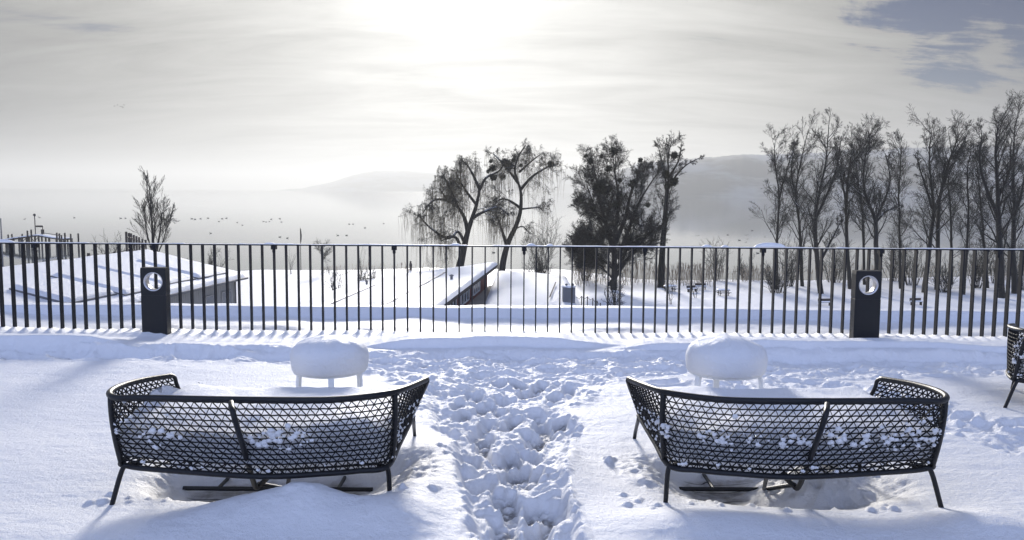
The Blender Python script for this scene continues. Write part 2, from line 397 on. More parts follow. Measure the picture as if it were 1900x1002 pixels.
# bank that rises to the railing with little peaks at each bar
bank = 0.015*ss(Y, 8.5, 8.9)*(0.6+0.8*vn(X/1.3+4, Y*0))
bx = np.array(bar_x); 
k = np.searchsorted(bx, gx).clip(1, len(bx)-1); ds = np.minimum(np.abs(gx-bx[k-1]), np.abs(gx-bx[k]))
ph = (1-np.clip(ds/0.066, 0, 1))
amp = 0.028+0.034*vn(gx/0.9+2, gx*0+3.3)
peak = (ph**1.7*amp)[None, :]*np.exp(-((Y-FY+0.02)/0.16)**2)
Z = Z+bank*(1-ss(Y, 9.45, 9.9))+peak+0.022*np.exp(-((Y-FY+0.05)/0.22)**2)*(vn(X/0.8, Y*0+8)-.3)-0.02*ss(Y, 8.7, 9.1)*(1-beh)
bk = ss(Y, 8.35, 8.6)*(1-ss(Y, 9.1, 9.25)); Z += bk*(.022*fbm(X, Y, .7, 3, sx=.5)-.014*billow(wx*.5, wy_, .13, 3)*np.clip(.3+fbm(X+9, Y, 1.3, 2), 0, 1))
# drift at the bollards
for px, py in ((282, 612), (1612, 630)):
    p = at_z(px, py, 0.0); Z += .04*np.exp(-((X-p.x-(.15 if px > 900 else 0))/.3)**2-((Y-9.05)/.12)**2)
# strip behind the railing and the low parapet
Z += beh*(-0.01+0.05*fbm(X, Y, 1.1, 3)+0.05*np.clip(fbm(X+40, Y, 1.6, 2), 0, 1))
par = ss(Y, 10.56, 10.64)*(1-ss(Y, 10.86, 10.98))
Z = Z*(1-par)+par*(0.115+0.010*fbm(X, Y, 2.0, 3)+0.012*fbm(X, Y, 0.4, 3))
Z -= ss(Y, 10.88, 10.98)*0.3
# hollows scooped out below the two sofas, showing frosted deck
deck = np.zeros_like(Z)
def hollow(cx, cy, hw, hd, floor, side):
    global Z
    u = (X-cx)/hw; v = (Y-cy)/hd
    r = (np.abs(u)**2.6+np.abs(v)**2.6)**(1/2.6)*(1+0.16*fbm(X, Y, 0.45, 3))
    t = 1-ss(r, 0.62, 1.12)
    f = floor+0.004*fbm(X, Y, .2, 3)
    heap = 0.20*np.exp(-((X-cx+side*0.30*hw*1.3)/0.26)**2-((Y-cy)/0.22)**2)*(1+.5*billow(X, Y, .12, 4))
    heap2 = 0.12*np.exp(-((X-cx-side*0.78*hw)/0.20)**2-((Y-cy)/0.4)**2)*(1+.4*billow(X, Y, .1, 4))
    h2 = np.where(side < 0, heap, heap*0)+heap2
    Z = Z*(1-t)+t*(f+h2)
    edge_ = t*(1-t)*4
    Z += edge_*(.012*billow(X, Y, .07, 4)+0.02)
    deck[:] = np.maximum(deck, ss(t, .93, 1.0)*(1-ss(h2+.012*fbm(X, Y, .12, 3), .008, .03)))
hollow(-1.24, 4.62, 0.86, 0.44, -0.155, 1)
hollow(2*SOFA_C+1.24, 4.70, 0.84, 0.46, -0.155, -1)
# foreground banks (crests in front of the sofas)
def mound(px, py, z, sx, sy, h):
    global Z
    p = at_z(px, py, z); Z += h*np.exp(-((X-p.x)/sx)**2-((Y-p.y)/sy)**2)
mound(572, 925, .10, .17, .13, .055); mound(475, 940, .07, .30, .16, .045); mound(520, 950, .06, .50, .22, .060); mound(640, 960, .05, .35, .2, .07); mound(330, 1000, 0, .5, .2, .05)
mk = np.exp(-((X+1.1)/.55)**2-((Y-3.95)/.25)**2); Z += mk*(.012*fbm(X, Y, .16, 4, .6)-.006*billow(X, Y, .07, 3)); mound(1320, 975, 0, .5, .18, .06); mound(1830, 985, .0, .25, .2, .07); mound(1600, 1000, 0, .5, .2, .03); mound(1050, 880, 0, .12, .5, .04)
mound(800, 700, 0, .25, .5, .03)
# frozen crumbs around the hollows
for k in range(130):
    sd_ = rng.choice((-1, 1)); cx = (-1.24 if sd_ > 0 else 2*SOFA_C+1.24)+rng.uniform(-.9, .9); cy = rng.choice((4.2, 4.25, 4.9, 5.0))+rng.gauss(0, .07)
    r = rng.uniform(.008, .03); s = window(cx, cy, r*1.5); x = X[s]-cx; y = Y[s]-cy
    if x.size: Z[s] += np.sqrt(np.clip(1-(x*x+y*y)/(r*r), 0, 1))*r*.7
slush *= ss(-Z, 0.03, 0.062)
nv = X.size; co = np.stack([X.ravel(), Y.ravel(), Z.ravel()], 1).astype(np.float32)
ny, nx = X.shape
i = np.arange(ny-1)[:, None]*nx+np.arange(nx-1)[None, :]
quads = np.stack([i, i+1, i+nx+1, i+nx], -1).reshape(-1, 4).astype(np.int32)
me = bpy.data.meshes.new('terrace_snow')
me.vertices.add(nv); me.vertices.foreach_set('co', co.ravel())
me.loops.add(quads.size); me.loops.foreach_set('vertex_index', quads.ravel())
me.polygons.add(len(quads)); me.polygons.foreach_set('loop_start', np.arange(0, quads.size, 4, dtype=np.int32))
me.polygons.foreach_set('loop_total', np.full(len(quads), 4, np.int32))
me.polygons.foreach_set('use_smooth', np.ones(len(quads), bool))
for nm, arr in (('slush', slush), ('deck', deck)):
    a_ = me.attributes.new(nm, 'FLOAT', 'POINT'); a_.data.foreach_set('value', arr.ravel().astype(np.float32))
me.update(); me.validate(); me.materials.append(M['snow'])
ts = bpy.data.objects.new('terrace_snow', me); C.objects.link(ts); ts['kind'] = 'structure'
def ground_h(x, y):
    i = np.searchsorted(gx, x).clip(0, nx-1); j = np.searchsorted(gy, y).clip(0, ny-1); return float(Z[j, i])
b = MB(); b.box((0, 1.44, -3.2), (60, 18.9, 5.7)); o = b.build('terrace_building', M['stone']); o['kind'] = 'structure'

# ------------------------------------------------------------------ land, lake, hills
LAKE = -8.0
def shore(x):   # distance of the shoreline for a given x
    return np.interp(x, [-300, -60, -45, -30, -10, 6, 14, 30, 60, 300], [62, 62, 80, 100, 104, 104, 93, 92, 100, 110])
tx = np.concatenate([np.arange(-400, -80, 8), np.arange(-80, 80, 0.8), np.arange(80, 401, 8)])
ty = np.concatenate([np.arange(-300, 0, 12), np.arange(0, 30, 2), np.arange(30, 125, 0.7), [140, 180]])
TX, TY = np.meshgrid(tx, ty); S_ = shore(TX)+1.5*fbm(TX, TY*0, 9, 3)
base = np.interp(TY, [-300, 0, 30, 60, 90], [-5.5, -6.3, -6.7, -7.1, -7.4])
TZ = np.where(TY < S_, base-(base-LAKE)*ss(TY, S_-9, S_+1)-0.05, LAKE-0.05-0.02*(TY-S_))
TZ = np.maximum(TZ, LAKE-0.9)+0.12*fbm(TX, TY, 7, 4)*(TY < S_-1)
def grid_obj(name, GX, GY, GZ, mat):
    a, bq = GX.shape; v = np.stack([GX.ravel(), GY.ravel(), GZ.ravel()], 1)
    i = np.arange(a-1)[:, None]*bq+np.arange(bq-1)[None, :]
    f = np.stack([i, i+1, i+bq+1, i+bq], -1).reshape(-1, 4)
    return mesh_from(name, v.tolist(), f.tolist(), mat, True)
def land_z(x, y):
    i = int(np.abs(tx-x).argmin()); j = int(np.abs(ty-y).argmin()); return float(TZ[j, i])
o = grid_obj('meadow', TX, TY, TZ, M['snow_far']); o['kind'] = 'structure'
mw = bpy.data.materials.new('lake_water'); mw.use_nodes = True; t = NT(mw.node_tree); bb = t.n['Principled BSDF']
bb.inputs['Base Color'].default_value = (0.10, 0.12, 0.13, 1); bb.inputs['Roughness'].default_value = 0.05; bb.inputs['IOR'].default_value = 1.33
bb.inputs['Specular IOR Level'].default_value = 0.6
g = t.new('ShaderNodeNewGeometry'); bn = t.new('ShaderNodeBump'); bn.inputs['Strength'].default_value = 0.05; bn.inputs['Distance'].default_value = 0.1
t.put(bn.inputs['Height'], t.noise(t.mapping(g.outputs['Position'], (0.3, 1, 1)), 0.8, 4, 0.6)); t.put(bb.inputs['Normal'], bn.outputs[0])
L_ = 14000
o = mesh_from('lake', [(-L_, -300, LAKE), (L_, -300, LAKE), (L_, L_, LAKE), (-L_, L_, LAKE)], [(0,1,2,3)], mw); o['kind'] = 'structure'
mh = bpy.data.materials.new('wooded_snowy_hill'); mh.use_nodes = True; t = NT(mh.node_tree); bb = t.n['Principled BSDF']
g = t.new('ShaderNodeNewGeometry'); nz = t.noise(t.mapping(g.outputs['Position'], (1, 1, 3)), 0.006, 6, 0.6)
t.put(bb.inputs['Base Color'], t.mix(t.smooth(nz, 0.42, 0.60), (0.035, 0.05, 0.065, 1), (0.16, 0.19, 0.23, 1))); bb.inputs['Roughness'].default_value = 0.95
def ridge(name, pts, Yd, depth, jag):
    xs = np.linspace(pts[0][0], pts[-1][0], 420); ys = np.interp(xs, [p[0] for p in pts], [p[1] for p in pts])
    rows = []; ny_ = 16
    top = [at_y(a, c, Yd) for a, c in zip(xs, ys)]
    vx = np.array([p.x for p in top]); vz = np.array([p.z for p in top])
    GX = np.zeros((ny_, 420)); GY = GX.copy(); GZ = GX.copy()
    for j in range(ny_):
        s_ = j/(ny_-1)*2-1          # -1 front foot .. 0 crest .. 1 back foot
        yj = Yd+s_*depth; prof = 1-abs(s_)**1.5
        GX[j] = vx*(yj/Yd if s_ < 0 else 1); GY[j] = yj
        GZ[j] = LAKE-3+(vz-LAKE+3)*prof+(jag*fbm(vx, vx*0+j, 14*Yd/1000, 4)*(0.3+prof))+depth*0.035*fbm(vx, GY[j], 400, 4)*(prof*(1-prof)*4)
    o = grid_obj(name, GX, GY, GZ, mh); o['kind'] = 'structure'
ridge('hill', [(1080,352),(1130,322),(1180,303),(1240,297),(1310,291),(1380,287),(1500,282),(1600,278),(1750,270),(1900,271),(2100,268),(2500,285),(2900,330)], 1600, 300, 3.5)
ridge('far_hill', [(520,353),(570,348),(620,336),(655,324),(700,317),(760,317),(830,320),(900,315),(1000,312),(1060,315),(1150,322),(1300,340)], 4900, 500, 4)
0 and ridge('farthest_hill', [(400,352),(450,325),(500,311),(600,306),(700,309),(800,318),(900,330)], 5050, 300, 3)

# ------------------------------------------------------------------ railing
fence = empty('metal_railing', (at_y(950, 600, FY).x, FY, 0))
tag(fence, 'long black steel railing with flat upright bars along the terrace edge', 'railing')
inv = Matrix.Translation(-fence.location)
def fz(px): return at_y(px, 453.5+px*0.0068, FY).z
RAIL_Z = 0.985
def bar_mesh():
    b = MB(); b.box((0, 0, 0), (0.013, 0.062, 1.2)); me = b.build('bar', M['fence']); return me
b0 = bar_mesh(); b0.parent = fence
loc = fence.location
for k, (px, x) in enumerate(zip(bar_px, bar_x)):
    o = b0 if k == 0 else b0.copy()
    if k: C.objects.link(o); o.parent = fence
    o.location = (x-loc.x, 0, RAIL_Z-0.006-0.6)
rng = random.Random(9)
xl, xr = bar_x[0]-.2, bar_x[-1]+.2
b = MB(); b.box(((xl+xr)/2-loc.x, 0, RAIL_Z), (xr-xl, 0.066, 0.012)); b.build('top_rail', M['fence'], fence)
for p in knob_px:
    if not -140 < p < 2030: continue
    b = MB(); x = at_y(p, 540, FY).x-loc.x
    b.box((x, -.002, RAIL_Z-.028), (.05, .075, .040)); b.lathe([(.010, 0), (.017, .012), (.017, .03), (.012, .045)], (x, -.012, RAIL_Z-.09), 10)
    b.build('rail_bracket', M['fence'], fence)
# snow lying along the rail
def rail_snow():
    xs = np.arange(xl, xr, 0.02); b = MB(); prof = []
    for x in xs:
        h = 0.003+0.006*float(vn(np.array(x/0.13), np.array(3.3)))+0.008*max(0, float(vn(np.array(x/0.5), np.array(8.3)))-.45)
        gap = float(vn(np.array(x/0.35), np.array(20.3)))
        if gap > .72: h = 0.002
        for px, hh, wd in ((1428, .050, .17), (1312, .022, .05), (1345, .018, .04), (985, .022, .05), (1020, .020, .04), (845, .018, .05), (1560, .01, .05), (5, .03, .12), (500, .012, .05)):
            xx = at_y(px, 460, FY).x; q = max(0, 1-((x-xx)/wd)**2); h += hh*q**.6
        prof.append(h)
    n = len(xs); v = []; f = []; K = 8
    for x, h in zip(xs, prof):
        wy = 0.030+min(h, .05)*.25
        for j in range(K):
            th = math.pi*j/(K-1); v.append((x, FY+wy*math.cos(th), RAIL_Z+0.007+h*math.sin(th)**.7))
    for i in range(n-1):
        for j in range(K-1):
            a = i*K+j; f.append((a, a+1, a+K+1, a+K))
    for i in range(n-1): f.append((i*K, i*K+K, i*K+2*K-1, i*K+K-1))
    f.append(tuple(range(K))); f.append(tuple(reversed(range((n-1)*K, n*K))))
    return mesh_from('rail_snow', v, f, M['snow_small'], True)
tag(rail_snow(), 'thin uneven line of snow lying on top of the black railing', 'snow')

# ------------------------------------------------------------------ bollard lights
def bollard(px_c, py_top, Yb, label, yaw):
    p = at_y(px_c, py_top, Yb); H = p.z+0.3; W_ = 0.272; T = 0.115
    root = empty('bollard_light', (p.x, Yb+T/2, -0.3), yaw)
    tag(root, label, 'lamp', 'dark bollard lights in front of the railing')
    cz = H-0.150; r = 0.098
    N = 48; v = []; f = []
    def rect_pt(th):
        c, s_ = math.cos(th), math.sin(th); k = min((W_/2)/abs(c) if abs(c) > 1e-6 else 9, 0.150/abs(s_) if abs(s_) > 1e-6 else 9)
        return (c*k, s_*k)
    for side in (-1, 1):
        for j in range(N):
            th = 2*math.pi*(j+.5)/N; v.append((r*math.cos(th), side*T/2, cz+r*math.sin(th)))
        for j in range(N):
            q = rect_pt(2*math.pi*(j+.5)/N); v.append((q[0], side*T/2, cz+q[1]))
    for j in range(N):
        k = (j+1) % N
        f.append((j, k, N+k, N+j)); f.append((2*N+k, 2*N+j, 3*N+j, 3*N+k)); f.append((k, j, 2*N+j, 2*N+k)); f.append((N+j, N+k, 3*N+k, 3*N+j))
    m_ = MB(); m_.v = v; m_.f = f; zb = cz-.150
    m_.box((0, 0, zb/2-.0004), (W_-.001, T-.001, zb))
    m_.build('housing', M['black'], root)
    g = MB(); K = 0
    for (rr, yy) in ((r+.004, -T/2-.004), (r-.005, -T/2-.006), (r-.006, T/2+.004), (r+.004, T/2+.003)):
        for j in range(40):
            th = 2*math.pi*j/40; g.v.append((rr*math.cos(th), yy, cz+rr*math.sin(th)))
    for i in range(3):
        for j in range(40):
            a = i*40+j; c = i*40+(j+1) % 40; g.f.append((a, c, c+40, a+40))
    g.build('ring', M['steel'], root, True)
    return root
bollard(283, 497, 9.05, 'left dark bollard light with round steel-ringed hole, behind the left sofa', R(1.0))
bollard(1613, 503, 8.86, 'right dark bollard light with round steel-ringed hole, behind the right sofa', R(-1.0))

# ------------------------------------------------------------------ stools
def stool(px_c, py_b, Ys, legang, label, slabel, seed):
    c = at_y(px_c, py_b, Ys); zt = c.z
    g = ground_h(c.x, Ys)
    root = empty('round_stool', (c.x, Ys, g-.06)); tag(root, label, 'stool', 'white round stools under snow')
    h = zt-(g-.06); RR = .228
    b = MB(); b.lathe([(RR-.02, h-.030), (RR-.002, h-.024), (RR, h-.006), (RR-.006, h), (RR-.03, h+.001)], n=48); b.build('seat', M['white'], root, True)
    for a in legang:
        ca, sa = math.cos(R(a)), math.sin(R(a)); b = MB()
        rot = Matrix.Rotation(R(a), 3, 'Z')
        pr = [(RR-.020, h-.012), (RR-.010, h-.05), (RR-.004, h-.12), (RR+.012, 0)]
        for (r0, z0), (r1, z1) in zip(pr[:-1], pr[1:]):
            bot = [rot @ Vector((r1+dx_, dy_, z1)) for dx_, dy_ in ((-.010,-.018),(.010,-.018),(.010,.018),(-.010,.018))]
            top = [rot @ Vector((r0+dx_, dy_, z0)) for dx_, dy_ in ((-.010,-.018),(.010,-.018),(.010,.018),(-.010,.018))]
            b.hexa(bot, top)
        b.build('leg', M['white'], root)
    # cushion of snow
    rg = random.Random(seed); n = 72; prof = []
    H = .175
    for r_, z_ in ((.0, -.012), (.232, -.014), (.238, -.004), (.245, .040), (.248, .08), (.243, .105), (.230, .132), (.210, .152), (.178, .172), (.140, .186), (.095, .196), (.05, .201), (.0015, .203)):
        prof.append((max(r_, .0015), z_*H/.175))
    b = MB(); o1 = rg.uniform(0, 9)
    b.lathe(prof, (0, 0, 0), n, lambda th, z: 1+.035*mnoise.noise(Vector((math.cos(th)*1.5+o1, math.sin(th)*1.5, z*7)))+.012*mnoise.noise(Vector((math.cos(th)*6+o1, math.sin(th)*6, z*30))))
    b.v = [(x, y, z+(.026*mnoise.noise(Vector((x*5+o1, y*5, 1)))+.010*mnoise.noise(Vector((x*14, y*14, o1)))+.004*mnoise.noise(Vector((x*40, y*40, o1))) if z > .1 else .010*mnoise.noise(Vector((x*9, y*9, o1+4)))*(z > .01))) for x, y, z in b.v]
    s = b.build('snow_cushion', M['snow_small'], None, True); s.location = (c.x, Ys, zt+.001)
    tag(s, slabel, 'snow', 'thick snow cushions on the stools')
stool(612, 681, 5.30, (164, 284, 44), 'white three-legged round stool in front of the left sofa', 'thick round cushion of snow on the left stool', 1)
stool(1346, 684, 5.22, (208, 332, 90), 'white three-legged round stool in front of the right sofa', 'thick round cushion of snow on the right stool', 2)

# ------------------------------------------------------------------ sofas
def mirx(p): return Vector((2*SOFA_C-p[0], p[1], p[2]))
RIM = [at_z(318, 697, .55), at_z(262, 706, .575), at_z(222, 717, .59), at_z(203, 729, .60), at_z(216, 738, .60), at_z(270, 738, .60), at_z(431, 741, .60),
       at_z(575, 742, .60), at_z(647, 739, .60), at_z(719, 730, .60), at_z(755, 720, .59), at_z(792, 704, .56)]
lfb = Vector((-1.84, 4.78, .25))
BOT = [lfb, Vector((-1.91, 4.62, .23)), Vector((-1.97, 4.45, .21)), at_z(226, 856, .21), at_z(238, 865, .20), at_z(300, 872, .20), at_z(480, 884, .20),
       at_z(600, 879, .20), at_z(664, 874, .20), at_z(718, 866, .205), at_z(742, 822, .225), at_z(767, 772, .25)]
NS = 14
rimC = spline(RIM, NS); botC = spline(BOT, NS); NU = len(rimC)-1
def resample(curve):
    d = [0]
    for a, c in zip(curve[:-1], curve[1:]): d.append(d[-1]+(c-a).length)
    return np.array(d)
dR = resample(rimC)
def S(u, v):
    """u: arc-length fraction of the rim, v: 0 rim .. 1 bottom"""
    t = np.interp(u*dR[-1], dR, np.arange(NU+1)); i = min(int(t), NU-1); f = t-i
    a = rimC[i].lerp(rimC[i+1], f); c = botC[i].lerp(botC[i+1], f)
    tg = (rimC[min(i+1, NU)]-rimC[i]); nrm = Vector((-tg.y, tg.x, 0)); nrm = nrm.normalized() if nrm.length > 0 else nrm
    bulge = -.010*math.sin(math.pi*v**.8)
    sag = Vector((0, 0, -.012*math.sin(math.pi*min(1, u*1.0))*math.sin(math.pi*v)))
    return a.lerp(c, v)+nrm*bulge*(1 if v < 1 else 0)+sag
uA = dR[int(3.6*NS)]/dR[-1]; uB = dR[int(9.3*NS)]/dR[-1]; uM = dR[6*NS]/dR[-1]
def sofa(label, glabel, fn, seed, drift, arm_clumps, name='garden_sofa', cat='sofa', group='black woven garden sofas', snow=True, root=None):
    rg = random.Random(seed)
    c0 = fn(Vector((-1.28, 4.4, -.15)))
    root = empty(name, c0); tag(root, label, cat, group)
    T = lambda p: fn(Vector(p))-c0
    def tb(nm, pts, r, n=10, mat='black', par=root):
        b = MB(); b.tube([T(p) for p in pts], r, n); return b.build(nm, M[mat], par, True)
    tb('top_rim', rimC, .0150, 12)
    tb('bottom_frame', botC, .0140, 12)
    for u in (uA, uB): tb('corner_post', [S(u, v/10) for v in range(11)], .0150, 10)
    lf = [RIM[0], RIM[0]+Vector((0.012, .02, -.02)), RIM[0]+Vector((.02, .04, -.08)), lfb+Vector((0, .02, .03)), lfb, lfb+Vector((-.01, .01, -.05)), Vector((lfb.x-.04, lfb.y+.05, -.06))]
    tb('front_leg', spline(lf, 5), .0115)
    rt = RIM[-1]; rb = BOT[-1]; rfoot = at_z(769, 803, .05)
    tb('front_leg', spline([rt, rt+Vector((0, .01, -.02)), rt.lerp(rb, .5), rb+Vector((0, .01, .02)), rb, rb+Vector((.0, .01, -.03)), rfoot, rfoot+Vector((.01, .02, -.12))], 5), .0115)
    l0 = at_z(240, 864, .205); l1 = at_z(205, 945, -.02)
    tb('rear_leg', spline([l0+Vector((.05, .03, 0)), l0, l0+Vector((-.035, -.005, -.022)), l1, l1+(l1-l0)*.5], 6), .0125)
    r0 = at_z(712, 866, .205); r1 = at_z(724, 940, -.02)
    tb('rear_leg', spline([r0+Vector((-.03, .03, 0)), r0, r0+Vector((.024, -.002, -.025)), r1, r1+(r1-r0)*.5], 6), .0125)
    # central strut from the rim down to the base frame
    tp = at_z(431, 745, .598)+Vector((0, -.020, 0)); kb = at_z(474, 904, .03)
    stx = [tp, at_z(433, 768, .57), at_z(446, 812, .44), at_z(461, 862, .24), at_z(474, 903, .05), at_z(484, 898, .05), at_z(500, 883, .10), at_z(502, 878, .14)]
    tb('centre_strut', spline(stx, 6), .0135)
    # base frame on the deck
    y0 = at_z(340, 906, -.115).y
    b = MB()
    def bb_(p, q, r=.011): b.tube([T(p), T(q)], r, 8)
    xL, xR = at_z(340, 906, -.115).x, at_z(690, 912, -.115).x
    bb_((xL, y0, -.115), (xR, y0, -.115), .013); bb_((xL+.1, y0+.03, -.128), (xR-.1, y0+.03, -.128), .007)
    bb_((xL+.15, y0+.34, -.115), (xR-.05, y0+.34, -.115), .010)
    bb_((xL+.2, y0, -.115), (xL+.2, y0+.34, -.115)); bb_((xR-.2, y0, -.115), (xR-.2, y0+.34, -.115))
    q = at_z(533, 908, -.115); bb_(q, at_z(537, 882, .19)); bb_(at_z(480, 898, .04), Vector((q.x, y0, -.115)), .012)
    b.build('base_frame', M['black'], root)
    # woven back and arms
    b = MB(); NR = 13; r_h = .0038; r_z = .0043
    for k in range(NR+1):
        v = .035+.93*k/NR
        b.tube([T(S(u/160, v+.003*math.sin(u*1.9+k))) for u in range(161)], r_h, 5, False)
    NZ = 58
    for k in range(NR):
        v0 = .035+.93*k/NR; v1 = .035+.93*(k+1)/NR; pts = []
        for j in range(2*NZ+1):
            u = (j+(k % 2))/(2*NZ+1); pts.append(T(S(min(1, max(0, u)), (v0 if j % 2 else v1)+rg.uniform(-.004, .004))))
        b.tube(pts, r_z, 5, False)
    b.build('woven_back', M['weave'], root)
    # woven seat panel
    b = MB(); n = 40
    fr = lfb.copy(); fl = BOT[-1].copy()
    for i_ in range(n+1):
        u = i_/n; p = S(u, 1.0); q = fr.lerp(fl, u); q = Vector((q.x, max(q.y, 4.80), .245)); b.tube([T(p), T(p.lerp(q, .5)-Vector((0, 0, .015))), T(q)], .004, 5, False)
    for k in range(1, 8):
        w_ = k/8; b.tube([T(S(i_/n, 1.0).lerp(Vector((fr.lerp(fl, i_/n).x, 4.80, .245)), w_)-Vector((0,0,.015*math.sin(math.pi*w_)))) for i_ in range(n+1)], .004, 5, False)
    b.tube([T((fr.x, 4.80, .245)), T((fl.x, 4.80, .245))], .0125, 8)
    b.build('woven_seat', M['weave'], root)
    if not snow: return root
    # snow filling the seat
    NUU = 150; NW = 22; v = []; f = []
    topz = .470
    def bpt(u, z):
        vv = .5
        lo_, hi_ = 0., 1.
        for _ in range(14):
            vv = (lo_+hi_)/2
            if S(u, vv).z > z: lo_ = vv
            else: hi_ = vv
        return S(u, vv)
    def addring(row):
        for p in row: v.append(tuple(T(p)))
    rows = []
    us = [.005+.99*i_/NUU for i_ in range(NUU+1)]
    ctr = Vector((-1.26, 4.5, 0))
    for z in (.255, .30, .345, .385, .405):
        row = []
        for u in us:
            p = bpt(u, z); nrm = (ctr-Vector((p.x, p.y, 0))).normalized()
            nz_ = mnoise.noise(Vector((p.x*9, p.y*9, z*12+seed)))
            row.append(p+nrm*(.016+.012*nz_+(.014 if z > .39 else 0)))
        rows.append(row)
    last = rows[-1]
    fx0, fx1 = lfb.x+.03, BOT[-1].x-.03
    fronts = []
    for i_, u in enumerate(us): fronts.append(Vector((fx0+(fx1-fx0)*ss(np.array(u), .05, .95).item(), 4.86+.02*mnoise.noise(Vector((u*7, seed, 0))), topz-.02)))
    for k in range(1, NW+1):
        w_ = k/NW; row = []
        for i_, u in enumerate(us):
            p = last[i_].lerp(fronts[i_], w_)
            z = topz-.045*(1-min(1, w_*1.6))-.02*(1-min(1, w_*6))+.020*mnoise.noise(Vector((p.x*3+seed, p.y*4, 0)))+.006*mnoise.noise(Vector((p.x*14, p.y*14, seed)))
            if w_ > .86: z -= .05*((w_-.86)/.14)**2
            dl = u*dR[-1]
            z += drift*math.exp(-((u-.10)/.085)**2)*math.exp(-(w_/.16)**2)
            row.append(Vector((p.x, p.y, z)))
        rows.append(row)
    row = [Vector((q.x, q.y+.012, .33)) for q in fronts]; rows.append(row)
    row = [Vector((q.x, q.y-.02, .26)) for q in fronts]; rows.append(row)
    for r_ in rows: addring(r_)
    nn = NUU+1
    for j in range(len(rows)-1):
        for i_ in range(NUU):
            a = j*nn+i_; f.append((a, a+1, a+nn+1, a+nn))
    # clumps caught in the weave
    b = MB(); b.v = v; b.f = f
    for k in range(190):
        q = rg.random()
        if q < .84:
            u = rg.uniform(.24, .84); dn = mnoise.noise(Vector((u*11, seed*3.1, 0)))
            if dn < -.05+.2*rg.random(): continue
            z = .400+rg.gauss(0, .013+.05*max(0, dn))-.05*abs(u-.5)+.02*dn; r_ = rg.uniform(.006, .017)
        elif q < .95: u = rg.uniform(.16, .42) if arm_clumps else rg.uniform(.25, .5); z = .43+rg.uniform(-.04, .10); r_ = rg.uniform(.005, .012)
        else: u = rg.uniform(.2, .85); z = .225+rg.uniform(0, .03); r_ = rg.uniform(.006, .013)
        p = bpt(u, z); b.blob(tuple(T(p)), r_, rg, (1.25, .8, .9), .3, 7, 5)
    if arm_clumps:
        for k in range(45):
            u = rg.uniform(.82, .99); p = S(u, rg.uniform(.35, .9)); b.blob(tuple(T(p)), rg.uniform(.005, .013), rg, (1, 1, .8), .3, 7, 5)
    for i_ in range(26):
        pass
    s = b.build('seat_snow', M['snow_small'], None, True); s.location = root.location
    tag(s, glabel, 'snow', 'snow lying in the garden sofas')
    return root
sofa('left one of the two large black woven garden sofas in front, seen from behind', 'snow filling the seat and weave of the left garden sofa', lambda p: p, 4, .115, True)
sofa('right one of the two large black woven garden sofas in front, seen from behind', 'snow filling the seat and weave of the right garden sofa', lambda p: mirx(p)+Vector((0, .045, 0)), 8, .03, True)
# third seat, cut by the right edge of the frame
pA = at_z(1893, 612, .60); 
th = R(-22)
def third(p):
    q = p-Vector((RIM[3].x, RIM[3].y, 0)); q = Matrix.Rotation(th, 3, 'Z') @ q
    return Vector((q.x+pA.x, q.y+pA.y, q.z))
sofa('black woven garden sofa cut off by the right edge, standing near the railing', 'snow lying in the sofa cut off by the right edge', third, 13, .02, False)

